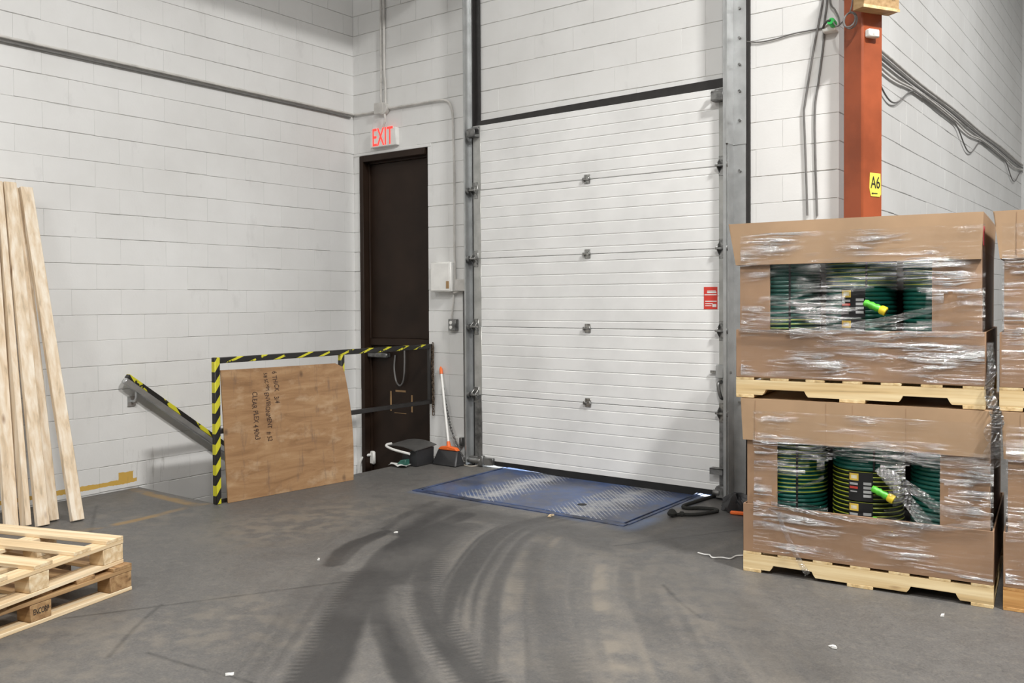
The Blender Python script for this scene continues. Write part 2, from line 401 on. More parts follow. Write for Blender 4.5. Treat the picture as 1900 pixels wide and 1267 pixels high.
# wall_back
wb = MB()
for a, b in [((-0.2, EX[3]), (XR, 7.5)), ((EX[1], -1.3), (RO[0], EX[3])), ((RO[0], -1.3), (RO[1], -0.25)), ((RO[1], -1.3), (XR, EX[3])), ((-0.2, -1.3), (EX[0], EX[3])), ((RO[0], RO[3]), (RO[1], RO[3]+0.001))]:
    if b[1]-a[1] > 0.01: wb.box((a[0], REC, a[1]), (b[0]-(REC if b[0] == XR else 0), 0.2, b[1]))
wall_back = struct(wb, 'wall_back', MORTAR, 'white painted concrete block wall around the overhead door', 'wall')
pb = lambda u, z, d: (u, DEP+d, z)
X0 = 2.9243
lay(wall_back, course_blocks(X0, 0, [(0.0, XR, ZO, 4.2772), (EX[1], RO[0], 0.0, ZO), (RO[1], XR, 0.0, ZO), (0.0, EX[0], -0.4, ZO)]), pb, 0, PAINT)
lay_stuff(wall_back, course_blocks(X0, 0, [(0.0, XR, 4.2772, 7.5), (EX[1], RO[0], -1.2, 0.0)]), pb, 0, PAINT)
# wall_right
wr = MB(); wr.box((XR-0.2, 0.2, 0), (XR-REC, 9.3, 7.5))
wall_right = struct(wr, 'wall_right', MORTAR, 'white block wall receding behind the red steel column', 'wall')
pr = lambda u, z, d: (XR-DEP+d, u, z)
allr = course_blocks(1.54, 0, [(0.0, 9.1, 0.0, 7.5)])
near = [b for b in allr if b[0] < 5.0 and 1.9 < b[2] and b[2] < 3.9 + 0.35*b[0]]
near = sorted(near, key=lambda b: b[0])[:290]; ns = set(near)
lay(wall_right, near, pr, PI/2, PAINT)
lay_stuff(wall_right, [b for b in allr if b not in ns], pr, PI/2, PAINT)
struct(MB().box((XR, 9.1, 0), (14, 9.3, 7.5)), 'wall_far', PAINT, 'distant white wall at the end of the block wall', 'wall')
ceil_ = struct(MB().box((-0.2, -18, 7.5), (14, 9.3, 7.7)), 'ceiling', plain('ceiling_deck', (0.62, 0.62, 0.60), 0.6), 'pale steel deck ceiling high over the warehouse floor', 'ceiling')

MB().tube([(3.4, -2.9, 5.55), (3.4, -0.35, 5.55)], 0.24, 20).part('added_shade_tube', GALV, ceil_)  # unseen tube added to cast shade on the upper left corner
for y in (-2.6, -0.8): MB().tube([(3.4, y, 5.75), (3.4, y, 7.5)], 0.012, 6).part('shade_tube_hanger', GALVD, ceil_)  # rods holding up the added shading tube

# ------------------------------------------------------------------ floor: a fine grid near the camera carrying wear marks
LV = (1.96, 3.90, -1.21)        # leveller pit: x0, x1, front y
def seg_dist(px, py, path, signed=False):
    best = np.full(px.shape, 1e9); along = np.zeros(px.shape); sgn = np.ones(px.shape); acc = 0.0
    for (x0, y0), (x1, y1) in zip(path[:-1], path[1:]):
        dx, dy = x1-x0, y1-y0; L2 = dx*dx+dy*dy
        t = np.clip(((px-x0)*dx+(py-y0)*dy)/L2, 0, 1)
        d = np.hypot(px-x0-t*dx, py-y0-t*dy); m = d < best
        sgn = np.where(m, np.sign(dx*(py-y0)-dy*(px-x0)), sgn)
        best = np.where(m, d, best); along = np.where(m, acc+t*math.sqrt(L2), along); acc += math.sqrt(L2)
    return (best, along, sgn) if signed else (best, along)
def floor_px(pts, n=6):
    return [tuple(p[:2]) for p in spl([onz(u, v)[:2] for u, v in pts], n)]
def soft(d, w, e): return np.clip((w+e-d)/(2*e), 0, 1)
def vnoise(x, y, s, seed):
    r = np.random.RandomState(seed); T = r.rand(64, 64)
    xs, ys = x*s, y*s; xi, yi = np.floor(xs).astype(int), np.floor(ys).astype(int); fx, fy = xs-xi, ys-yi
    fx = fx*fx*(3-2*fx); fy = fy*fy*(3-2*fy)
    g = lambda a, b: T[a % 64, b % 64]
    return (g(xi, yi)*(1-fx)+g(xi+1, yi)*fx)*(1-fy)+(g(xi, yi+1)*(1-fx)+g(xi+1, yi+1)*fx)*fy
def build_floor():
    st = 0.0125; xs = np.arange(0, 7.3001, st); ys = np.arange(-6.6, 0.0001, st)
    nx, ny = len(xs), len(ys); X, Y = np.meshgrid(xs, ys)
    fb = lambda s, sd: sum(vnoise(X, Y, s*2**k, sd+k)*0.5**k for k in range(4))/1.875
    k4 = 2.7143; c4 = lambda P: [(200+x/k4, 900+y/k4) for x, y in P]
    n1, n2 = fb(2.2, 11), fb(7, 31)
    rub = np.zeros_like(X)
    def track(P, w, e, a, tread=0.0, tf=26.0):
        nonlocal rub
        d, al = seg_dist(X, Y, floor_px(P)); m = soft(d+(n2-0.5)*0.03, w, e*0.55)*a
        m *= 0.62+0.7*np.clip(n1*1.5-0.25, 0, 1)
        if tread: m *= 1-tread*(0.5+0.5*np.sin(al*2*PI*tf + 6*n2))*soft(np.abs(d-w*0.75), w*0.3, 0.02)
        rub = np.maximum(rub, m)
    track(c4([(960, 1060), (1120, 760), (1230, 540), (1350, 400), (1510, 240), (1720, 110)]), 0.10, 0.05, 1.0, 0.5)
    track(c4([(1040, 1060), (1190, 760), (1290, 560), (1420, 400), (1600, 240), (1800, 150)]), 0.09, 0.05, 0.95)
    track(c4([(1600, 1060), (1470, 830), (1400, 640), (1420, 500), (1520, 360), (1700, 210)]), 0.10, 0.04, 0.9)
    track(c4([(1900, 1060), (1700, 800), (1600, 620), (1580, 480), (1640, 330), (1800, 210)]), 0.12, 0.05, 0.85, 0.75)
    track(c4([(1130, 400), (1190, 320), (1300, 270), (1400, 235)]), 0.05, 0.03, 0.9)
    track(c4([(1180, 390), (1260, 300), (1380, 250)]), 0.05, 0.03, 0.7)
    track(c4([(1400, 220), (1500, 150), (1640, 85)]), 0.04, 0.03, 0.6)
    track([(800, 945), (900, 958), (1010, 978), (1130, 1000)], 0.16, 0.10, 0.55)
    track([(1130, 1000), (1240, 985), (1360, 965)], 0.3, 0.15, 0.5)
    track([(1060, 1267), (1010, 1150), (990, 1060), (1010, 990)], 0.10, 0.08, 0.45, 0.6)
    track([(1500, 1240), (1350, 1130), (1230, 1060), (1140, 1010)], 0.18, 0.16, 0.3)
    # fine concentric sweep marks on both sides of the main turn
    md, ml, sg = seg_dist(X, Y, floor_px([(520, 1420)] + c4([(1040, 1060), (1190, 760), (1290, 560), (1420, 400), (1600, 240), (1800, 150)]) + [(960, 935)]), True)
    sdm = md*-sg
    def v1(t, al, f, sd): return vnoise(t*f, al*0.35+7, 1.0, sd)
    S = 0.5*v1(sdm, ml, 9, 5)+0.3*v1(sdm, ml, 24, 6)+0.2*v1(sdm, ml, 60, 8)
    rub = np.maximum(rub, soft(np.abs(sdm-0.30), 0.55, 0.40)*np.clip((S-0.45)*5.0, 0, 0.8))
    rub = np.maximum(rub, soft(np.abs(sdm-1.2), 0.9, 0.5)*np.clip((S-0.48)*2.2, 0, 0.42)*np.clip(n1*2-0.5, 0, 1))
    lite = np.zeros_like(X)
    def lane(P, w, e, a):
        nonlocal lite
        d, al = seg_dist(X, Y, floor_px(P)); lite = np.maximum(lite, soft(d, w, e)*a)
    lane(c4([(1225, 420), (1310, 330), (1425, 262)]), 0.05, 0.015, 0.9)
    lane(c4([(1720, 1060), (1590, 860), (1500, 690), (1470, 590), (1480, 520)]), 0.06, 0.03, 0.55)
    lane(c4([(1370, 1060), (1340, 850), (1330, 720)]), 0.05, 0.03, 0.4)
    rub = np.clip(rub - lite, 0, 1)
    dust = np.clip((fb(1.3, 51)-0.52)*4, 0, 1)*np.clip((fb(13, 71)-0.44)*4, 0, 1)*0.55
    for P, w, a in [([(500, 980), (640, 950)], 0.35, 0.8), ([(1150, 1015), (1230, 1080), (1330, 1170)], 0.22, 0.9), ([(960, 1240), (1200, 1250)], 0.3, 0.6), ([(820, 1125), (950, 1080)], 0.05, 0.8)]:
        d, _ = seg_dist(X, Y, floor_px(P)); dust = np.maximum(dust, soft(d, w, 0.25)*a*np.clip((fb(14, 91)-0.38)*4, 0, 1))
    dust = np.maximum(dust, soft(np.abs(sdm-1.15), 0.75, 0.45)*np.clip((0.58-S)*3.5, 0, 1)*np.clip((fb(6, 131)-0.33)*3.2, 0, 1)*1.1)
    dust *= (1-np.clip(rub*1.2, 0, 1))*(1-0.8*np.clip(lite, 0, 1))
    crack = np.zeros_like(X)
    for P in [[(120, 1147), (330, 1120), (640, 1079)], [(200, 1220), (250, 1165), (300, 1121)], [(274, 1211), (370, 1240), (465, 1266), (520, 1290)], [(1140, 1013), (1260, 998), (1380, 982)], [(180, 935), (166, 995)], [(1230, 1085), (1265, 1120), (1300, 1145)]]:
        d, _ = seg_dist(X, Y, floor_px(P, 3)); crack = np.maximum(crack, soft(d, 0.006, 0.008)*np.clip(n2*2.2-0.3, 0.3, 1))
    yel = np.zeros_like(X)
    for P, w in [([(130, 988), (240, 968), (353, 940), (410, 930)], 0.035), ([(240, 905), (285, 918), (360, 936)], 0.045)]:
        d, _ = seg_dist(X, Y, floor_px(P, 3)); yel = np.maximum(yel, soft(d, w, 0.015)*np.clip((n2-0.30)*3.2, 0, 1)*0.75)
    blue = np.zeros_like(X)
    for P, w, a in [([(775, 912), (900, 930), (1020, 950), (1160, 980)], 0.05, 0.7), ([(1165, 980), (1240, 948), (1310, 915)], 0.06, 0.8)]:
        d, _ = seg_dist(X, Y, floor_px(P, 3)); blue = np.maximum(blue, soft(d, w, 0.05)*a*np.clip(n2*2-0.4, 0, 1))
    verts = np.stack([X.ravel(), Y.ravel(), np.zeros(X.size)], 1)
    I = np.arange(nx*ny).reshape(ny, nx)
    q = np.stack([I[:-1, :-1], I[:-1, 1:], I[1:, 1:], I[1:, :-1]], -1).reshape(-1, 4)
    cxm, cym = X[:-1, :-1].ravel()+st/2, Y[:-1, :-1].ravel()+st/2
    hole = ((cxm < ST[0]) & (cym > ST[1])) | ((cxm > LV[0]) & (cxm < LV[1]) & (cym > LV[2]))
    q = q[~hole]
    extra = np.array([(-0.2,-18,0),(14,-18,0),(14,-6.6,0),(-0.2,-6.6,0), (7.3,-6.6,0),(14,-6.6,0),(14,9.3,0),(7.3,9.3,0), (XR,0,0),(7.3,0,0),(7.3,9.3,0),(XR,9.3,0)])
    k = len(verts); verts = np.vstack([verts, extra]); q = np.vstack([q, np.arange(12).reshape(3, 4)+k])
    me = bpy.data.meshes.new('floor'); me.vertices.add(len(verts)); me.vertices.foreach_set('co', verts.ravel())
    me.loops.add(q.size); me.loops.foreach_set('vertex_index', q.ravel()); me.polygons.add(len(q))
    me.polygons.foreach_set('loop_start', np.arange(len(q))*4); me.update(calc_edges=True); me.validate()
    pad = np.zeros(12)
    for nm, ch in (('wear', (rub, dust, crack)), ('paint', (yel, blue, blue*0))):
        at = me.color_attributes.new(nm, 'FLOAT_COLOR', 'POINT')
        A = np.stack([np.concatenate([c.ravel(), pad]) for c in ch] + [np.ones(len(verts))], 1); at.data.foreach_set('color', A.astype(np.float32).ravel())
    m, nt, b = new_mat('worn_concrete')
    g = nd(nt, 'ShaderNodeNewGeometry'); P = g.outputs['Position']
    wa = nd(nt, 'ShaderNodeAttribute', attribute_name='wear'); pa = nd(nt, 'ShaderNodeAttribute', attribute_name='paint')
    ws = nd(nt, 'ShaderNodeSeparateColor'); nt.links.new(wa.outputs['Color'], ws.inputs[0])
    ps = nd(nt, 'ShaderNodeSeparateColor'); nt.links.new(pa.outputs['Color'], ps.inputs[0])
    n1 = noise(nt, P, 0.8, 7, 0.6, 0.5); n2 = noise(nt, P, 6.0, 6, 0.65, 0.3); n3 = noise(nt, P, 90, 4, 0.6)
    c = ramp(nt, n1, [(0.3, (0.092, 0.087, 0.083)), (0.55, (0.128, 0.121, 0.115)), (0.72, (0.158, 0.148, 0.136))])
    c = mixc(nt, mth(nt, 'MULTIPLY', ramp(nt, n2, [(0.35, (1, 1, 1)), (0.62, (0, 0, 0))]), 0.45), c, (0.085, 0.083, 0.083))
    n5 = noise(nt, P, 26, 6, 0.72, 0.4)
    c = mixc(nt, ramp(nt, n5, [(0.52, (0, 0, 0)), (0.68, (0.5, 0.5, 0.5))]), c, (0.205, 0.185, 0.155))
    c = mixc(nt, ramp(nt, n5, [(0.33, (0.55, 0.55, 0.55)), (0.45, (0, 0, 0))]), c, (0.065, 0.063, 0.062))
    c = mixc(nt, 0.25, c, ramp(nt, n3, [(0.3, (0.03, 0.03, 0.03)), (0.7, (0.21, 0.205, 0.19))]))
    c = mixc(nt, mth(nt, 'MULTIPLY', ws.outputs[1], 0.62), c, (0.235, 0.205, 0.165))
    c = mixc(nt, mth(nt, 'MULTIPLY', ws.outputs[0], 0.86), c, (0.030, 0.029, 0.029))
    c = mixc(nt, mth(nt, 'MULTIPLY', ws.outputs[2], 0.75), c, (0.02, 0.02, 0.02))
    c = mixc(nt, ps.outputs[0], c, (0.30, 0.19, 0.07))
    c = mixc(nt, mth(nt, 'MULTIPLY', ps.outputs[1], 0.8), c, (0.13, 0.20, 0.36))
    nt.links.new(c, b.inputs['Base Color'])
    nt.links.new(ramp(nt, n2, [(0.3, (0.42, 0.42, 0.42)), (0.7, (0.62, 0.62, 0.62))]), b.inputs['Roughness'])
    bump(nt, b, mth(nt, 'SUBTRACT', mth(nt, 'ADD', mth(nt, 'MULTIPLY', n3, 0.4), n2), ws.outputs[2]), 0.25, 0.006)
    me.materials.append(m)
    o = bpy.data.objects.new('floor', me); COL.objects.link(o); ROOT[o] = Matrix.Identity(4)
    tag(o, 'dark worn concrete warehouse floor with curved tyre marks', 'floor', None, 'structure'); MATS['concrete'] = m
build_floor()
CONC = plain('concrete_edge', (0.16, 0.155, 0.15), 0.7, var=0.2, bmp=0.2)
# slab edges of the stairwell, stair and lower landing
sl = MB()
sl.box((ST[0], ST[1], -1.3), (ST[0]+0.2, 0.0, -0.004)); sl.box((0, ST[1]-0.2, -1.3), (ST[0]+0.2, ST[1], -0.004))
struct(sl, 'trim_1', CONC, 'concrete slab edge around the stairwell opening', 'slab edge')
stp = MB()
for i in range(6): stp.box((0.0, ST[1]+i*0.25, -1.3), (ST[0], ST[1]+(i+1)*0.25, -0.19*(i+1)))
stp.box((0, ST[1]+1.5, -1.3), (ST[0], 0.2, -1.16))
struct(stp, 'floor_stair', CONC, 'concrete stair going down to the exit door', 'stair')
struct(MB().box((-2, 0.2, -1.5), (8, 8, -1.25)), 'floor_outside', CONC, 'concrete loading apron outside the dock door', 'ground')

# ------------------------------------------------------------------ exit door
d1 = root('door_1', (0.56, 0.1, -1.16), 'dark brown steel exit door with a tall fixed panel above', 'door', kind='structure')
fr = MB()
fr.box((0.092, -0.012, -1.16), (0.145, 0.14, 3.028)); fr.box((1.0, 0.02, -1.16), (1.033, 0.14, 3.028)); fr.box((0.145, -0.012, 2.965), (1.0, 0.14, 3.028))
fr.box((0.145, 0.06, -1.16), (0.165, 0.14, 2.965)); fr.box((0.165, 0.06, 2.945), (1.0, 0.14, 2.965))
fr.part('frame', BROWN, d1, 0.003)
MB().box((0.165, 0.085, 1.15), (1.0, 0.135, 2.945)).part('transom_panel', BROWN, d1, 0.004)
MB().box((0.165, 0.05, 1.075), (1.0, 0.135, 1.15)).part('header_rail', BROWN, d1, 0.006)
lf = MB().box((0.168, 0.085, -1.15), (0.997, 0.13, 1.072)).part('leaf', BROWN, d1, 0.003)
cl = MB().box((0.15, 0.02, 0.95), (0.43, 0.085, 1.0)).part('door_closer', GALVD, d1, 0.01)
MB().bar((0.30, 0.05, 1.006), (0.60, 0.02, 1.03), 0.02, 0.012).part('closer_arm', BLACKP, cl)
MB().tube(spl([(0.50, 0.075, 0.98), (0.50, 0.06, 0.85), (0.53, 0.055, 0.72), (0.585, 0.055, 0.675), (0.635, 0.055, 0.74), (0.645, 0.06, 0.90), (0.645, 0.06, 1.07)]), 0.008).part('door_loop_cable', CABLE, d1)
TAPE = plain('tan_tape', (0.33, 0.2, 0.09), 0.6)
tp = MB()
for (u0, v0, u1, v1) in [(724, 725, 727, 762), (734, 723, 753, 728), (763, 733, 766, 765), (732, 765, 754, 768)]:
    a = ony(u0, v0, 0.085); b = ony(u1, v1, 0.085)
    MB().box((a[0], 0.0835, b[2]), (b[0], 0.0852, a[2])).part('tape_strip', TAPE, lf)
hd = MB().box((0.14, 0.045, -0.17), (0.21, 0.085, -0.03)).part('lever_plate', WHITEPL, d1, 0.015, label='white handle plate')
MB().tube(spl([(0.165, 0.05, -0.07), (0.12, 0.01, -0.08), (0.07, -0.01, -0.14), (0.04, -0.01, -0.26)]), 0.016, 10).part('lever', WHITEPL, hd)
# white reveal strip left of the frame and lintel lip
struct(MB().box((0.0, -0.006, 3.030), (1.08, 0.10, 3.060)), 'trim_2', PAINT, 'white lintel lip above the exit door', 'trim', 0.004)

# ------------------------------------------------------------------ overhead door
DX0, DX1, DY = 1.665, 4.15, -0.072
PX0, PX1 = 1.752, 4.082
SEAM = [0.05, 0.661, 1.290, 1.917, 2.545, 3.14]
d2 = root('door_2', (2.9, -0.05, 0.0), 'white ribbed sectional overhead dock door, closed', 'door', kind='structure')
for i in range(5):
    z0, z1 = SEAM[i], SEAM[i+1]; hgt = z1-z0
    frs = [0.0, 0.095, 0.254, 0.42, 0.586, 0.734, 0.905, 1.0]
    prof = [(DY+0.045, z0)]
    prof += [(DY+0.02, z0)]
    for j, t in enumerate(frs):
        z = z0+hgt*t
        if j == 0: prof += [(DY+0.006, z0+0.002), (DY, z0+0.006)]
        elif j == 7: prof += [(DY, z1-0.006), (DY+0.006, z1-0.002)]
        else: prof += [(DY, z-0.006), (DY+0.0042, z-0.0012), (DY+0.0042, z+0.0012), (DY, z+0.006)]
    prof += [(DY+0.02, z1), (DY+0.045, z1)]
    sec = MB().prism(prof, PX0-0.005, PX1+0.005, 'x').part('door_section', DOORW, d2)
    for (a, b) in ((DX0, PX0), (PX1, DX1)):
        MB().box((a, DY-0.004, z0+0.001), (b, DY+0.046, z1-0.001)).part('end_stile', STILE if i else GALVD, sec, 0.002)
# rubber seal along the bottom: its lower edge leaves a gap near both ends
sb = MB(); N = 60
def seal_low(t):
    x = PX0-0.05+(PX1+0.06-PX0+0.05)*t
    g = 0.001
    if x < 2.75: g = 0.001+0.022*min(1, (2.75-x)/0.6)
    if 3.86 < x < 4.02: g = 0.024
    return x, g
poly = [seal_low(i/(N-1)) for i in range(N)]
sb.prism([(x, z) for x, z in poly] + [(poly[-1][0], 0.062), (poly[0][0], 0.062)], DY-0.006, DY+0.04, 'y').part('bottom_seal', BLACK, d2)
MB().prism([(1.62, 3.135), (4.17, 3.135), (4.17, 3.222), (2.6, 3.205), (1.62, 3.19)], -0.028, 0.0, 'y').part('header_seal', BLACKP, d2)
def hinge(x, z, side=0):
    h = MB(); y = DY-0.004
    if side == 0:
        h.box((x-0.028, y-0.004, z-0.035), (x+0.028, y+0.004, z+0.04))
        h.tube([(x-0.036, y-0.012, z), (x+0.036, y-0.012, z)], 0.011, 10)
        h.box((x-0.04, y-0.020, z-0.016), (x-0.022, y, z+0.014)); h.box((x+0.004, y-0.024, z-0.01), (x+0.03, y, z+0.018))
        return h.part('centre_hinge', CHROME, d2, 0.002)
    h.box((x-0.030, y-0.004, z-0.075), (x+0.030, y+0.003, z+0.075))
    h.prism([(y, z-0.055), (y-0.05, z-0.012), (y-0.05, z+0.014), (y, z+0.055)], x-0.028, x-0.022, 'x')
    h.prism([(y, z-0.055), (y-0.05, z-0.012), (y-0.05, z+0.014), (y, z+0.055)], x+0.022, x+0.028, 'x')
    h.tube([(x-0.045, y-0.036, z), (x+0.045, y-0.036, z)], 0.010, 10)
    h.box((x-0.03, y-0.055, z-0.006), (x+0.03, y, z+0.006))
    p = h.part('side_hinge', CHROME, d2, 0.002)
    rl = MB(); xs = x + side*0.055
    rl.tube([(xs-0.010, y-0.036, z), (xs+0.010, y-0.036, z)], 0.028, 14); rl.part('roller', GALVD, p)
    return p
for z in SEAM[1:5]:
    hinge(2.903, z); hinge(1.690, z, -1); hinge(4.112, z, 1)
for x, sd in ((1.70, -1), (4.10, 1)):
    h = MB(); z = 3.085; y = DY-0.004
    h.box((x-0.05, y-0.006, z-0.02), (x+0.04, y, z+0.045)); h.box((x-0.05, y-0.075, z-0.05), (x+0.045, y-0.07, z+0.012)); h.box((x-0.05, y-0.075, z-0.056), (x+0.045, y, z-0.05))
    h.tube([(x-0.06, y-0.04, z+0.02), (x+0.06, y-0.04, z+0.02)], 0.009, 8); h.bar((x-0.05, y-0.07, z+0.01), (x+0.03, y-0.005, z+0.035), 0.04, 0.006)
    h.part('top_roller_bracket', GALVD, d2, 0.002)
for x0, x1 in ((1.62, 1.90), (4.06, 4.15)):
    h = MB(); z = 0.055; y = DY-0.006
    h.box((x0, y-0.03, z-0.03), (x1, y+0.002, z+0.035)); h.tube([(x0-0.01, y-0.035, z), ((x0+x1)/2, y-0.035, z)], 0.022, 12); h.box(((x0+x1)/2-0.03, y-0.045, z-0.04), ((x0+x1)/2+0.03, y, z+0.05))
    h.part('bottom_bracket', GALVD, d2, 0.004)
st_ = MB(); y = DY-0.005
st_.box((4.03, y-0.06, 0.235), (4.135, y, 0.243)); st_.box((4.03, y-0.06, 0.195), (4.135, y-0.054, 0.24)); st_.part('step_plate', GALVD, d2)
lk = MB().box((4.07, y-0.04, 0.93), (4.135, y, 1.03)).part('slide_lock', GALV, d2, 0.005)
MB().box((4.02, y-0.022, 0.965), (4.19, y-0.008, 0.985)).part('bolt', CHROME, lk)
MB().tube(spl([(4.10, y, 0.90), (4.095, y-0.045, 0.885), (4.115, y-0.045, 0.79), (4.125, y, 0.775)]), 0.014, 10).part('lift_handle', GALVD, d2)
STKR = plain('red_sticker', (0.62, 0.045, 0.03), 0.4, var=0.06)
stk = MB().box((3.957, DY-0.0022, 1.455), (4.068, DY+0.002, 1.626)).part('sticker', STKR, d2, label='red service sticker with white print')
WPR = plain('white_print', (0.8, 0.8, 0.78), 0.5)
sp_ = MB()
def txt_back(mb, s, size, x, z, sx=1.0): add_text(mb, s, size, (x, DY-0.0024, z), (1, 0, 0), (0, 0, 1), sx, 0.0004)
for (x0, x1, z0, z1) in [(3.985, 4.055, 1.592, 1.598), (3.985, 4.06, 1.578, 1.590), (3.962, 4.062, 1.562, 1.570), (3.968, 4.062, 1.512, 1.519), (3.968, 4.03, 1.494, 1.500), (3.968, 4.02, 1.478, 1.484), (4.028, 4.06, 1.472, 1.494)]:
    sp_.box((x0, DY-0.0032, z0), (x1, DY-0.002, z1))
sp_.part('printed_lines', WPR, stk)

# tracks
def track_obj(x, sgn, label):
    o = root('door_track', (x, -0.06, 0), label, 'door track', 'vertical tracks of the overhead door')
    t = MB()
    if sgn < 0:
        t.prism([(x, -0.150), (x+0.013, -0.150), (x+0.013, -0.140), (x+0.004, -0.140), (x+0.004, -0.062), (x+0.03, -0.062), (x+0.03, -0.050), (x, -0.050)], 0.01, 6.5, 'z').part('roller_channel', GALV, o)
        MB().box((x+0.004, -0.055, 0.0), (x+0.040, -0.004, 6.5)).part('mounting_angle', BLACKP, o)  # black colour stands in for the shade inside the track
        MB().prism([(x+0.012, -0.02), (x+0.10, -0.02), (x+0.10, -0.012), (x+0.02, -0.012), (x+0.02, 0.0), (x+0.012, 0.0)], 3.10, 6.5, 'z').part('jamb_angle', BLACKP, o, label='steel jamb angle, its shade coloured in as black')  # shade on the steel is put into its black colour
        MB().box((x-0.03, -0.06, 3.06), (x+0.002, -0.02, 3.20)).part('sensor_block', BLACKP, o, 0.004)
    else:
        t.prism([(x, -0.150), (x-0.022, -0.150), (x-0.022, -0.138), (x-0.004, -0.138), (x-0.004, -0.062), (x-0.03, -0.062), (x-0.03, -0.050), (x, -0.050)], 0.01, 6.5, 'z').part('roller_channel', GALV, o)
        MB().prism([(x+0.002, -0.155), (x+0.012, -0.155), (x+0.012, -0.03), (x+0.11, -0.03), (x+0.11, -0.022), (x+0.002, -0.022)], 2.70, 6.5, 'z').part('mounting_angle', GALV, o)
        MB().prism([(x+0.002, -0.13), (x+0.010, -0.13), (x+0.010, -0.024), (x+0.105, -0.024), (x+0.105, -0.016), (x+0.002, -0.016)], 0.0, 2.72, 'z').part('mounting_angle', GALV, o)
        MB().box((x+0.002, -0.016, 0.0), (x+0.135, 0.0, 6.5)).part('jamb_plate', BLACKP, o, label='dark brown jamb plate')
        for z in (3.72, 3.50, 3.30, 3.10, 2.88, 2.50, 1.85, 1.2, 0.75):
            MB().tube([(x+0.062, -0.046, z), (x+0.062, -0.020, z)], 0.011, 8).part('bolt', CHROME, o)
    return o
track_obj(1.612, -1, 'galvanised track on the door side next to the electrical boxes')
track_obj(4.170, 1, 'galvanised track and bolted angle on the door side next to the hose boxes')

# ------------------------------------------------------------------ dock leveller
def blue_plate():
    m, nt, b = new_mat('blue_tread_plate'); g = nd(nt, 'ShaderNodeNewGeometry'); P = g.outputs['Position']
    sp = nd(nt, 'ShaderNodeSeparateXYZ'); nt.links.new(P, sp.inputs[0])
    n1 = noise(nt, P, 1.7, 6, 0.65, 0.4); n2 = noise(nt, P, 9, 5, 0.7)
    # two bright wheel lanes worn along y
    def lane(xc, w): return mth(nt, 'SUBTRACT', 1.0, mth(nt, 'DIVIDE', mth(nt, 'ABSOLUTE', mth(nt, 'SUBTRACT', sp.outputs[0], xc)), w), clamp=True)
    ln = mth(nt, 'MAXIMUM', lane(2.56, 0.27), lane(3.47, 0.32))
    # raised bars of the tread, two crossing diagonals
    def bars(s1, s2):
        a = mth(nt, 'FRACT', mth(nt, 'MULTIPLY', mth(nt, 'ADD', sp.outputs[0], sp.outputs[1]), 23.0))
        c = mth(nt, 'FRACT', mth(nt, 'MULTIPLY', mth(nt, 'SUBTRACT', sp.outputs[0], sp.outputs[1]), 23.0))
        A = mth(nt, 'MULTIPLY', mth(nt, 'LESS_THAN', a, 0.32), mth(nt, 'LESS_THAN', c, 0.72))
        return A
    br = bars(1, 1)
    wear = mth(nt, 'MULTIPLY', mth(nt, 'ADD', ln, mth(nt, 'MULTIPLY', n1, 0.5)), mth(nt, 'ADD', 0.50, mth(nt, 'MULTIPLY', br, 0.50)))
    wear = ramp(nt, mth(nt, 'ADD', wear, mth(nt, 'MULTIPLY', mth(nt, 'SUBTRACT', n2, 0.5), 1.1)), [(0.40, (0, 0, 0)), (0.80, (1, 1, 1))])
    c = ramp(nt, n1, [(0.3, (0.030, 0.034, 0.048)), (0.48, (0.045, 0.066, 0.14)), (0.66, (0.06, 0.115, 0.27))])
    c = mixc(nt, mth(nt, 'MULTIPLY', ramp(nt, n2, [(0.45, (0, 0, 0)), (0.62, (1, 1, 1))]), 0.6), c, (0.10, 0.10, 0.105))
    c = mixc(nt, wear, c, (0.60, 0.61, 0.63))
    nt.links.new(c, b.inputs['Base Color']); nt.links.new(mth(nt, 'MULTIPLY', wear, 0.6), b.inputs['Metallic']); b.inputs['Roughness'].default_value = 0.36
    bump(nt, b, mth(nt, 'ADD', br, mth(nt, 'MULTIPLY', n2, 0.2)), 0.5, 0.004)
    return m
BLUEP = blue_plate()
BLUE = plain('blue_steel', (0.032, 0.05, 0.11), 0.4, var=0.6, scale=7)
lv = root('dock_leveller', (2.93, -0.6, 0.0), 'blue tread-plate dock leveller set into the floor under the overhead door', 'dock leveller')
MB().box((1.995, -1.150, -0.03), (3.862, 0.55, 0.004)).part('deck_plate', BLUEP, lv, 0.004)
f2 = MB()
f2.box((1.955, -1.235, -0.05), (3.905, -1.175, 0.007)); f2.part('frame_curb', BLUE, lv, 0.003)
MB().box((1.955, -1.175, -0.05), (1.978, 0.3, 0.006)).part('frame_curb', BLUE, lv, 0.003)
MB().box((3.885, -1.175, -0.05), (3.915, 0.3, 0.006)).part('frame_curb', BLUE, lv, 0.003)
MB().box((1.94, -1.24, -0.3), (3.92, 0.2, -0.06)).part('pit_floor', BLACK, lv)
a = onz(1080, 936, 0.004)
MB().lathe([(0.035, 0.0), (0.035, 0.0015)], (a[0], a[1], 0.0042), 20).part('ring_hole_shade', BLACK, lv)  # flat black disc painting the shade of a hole

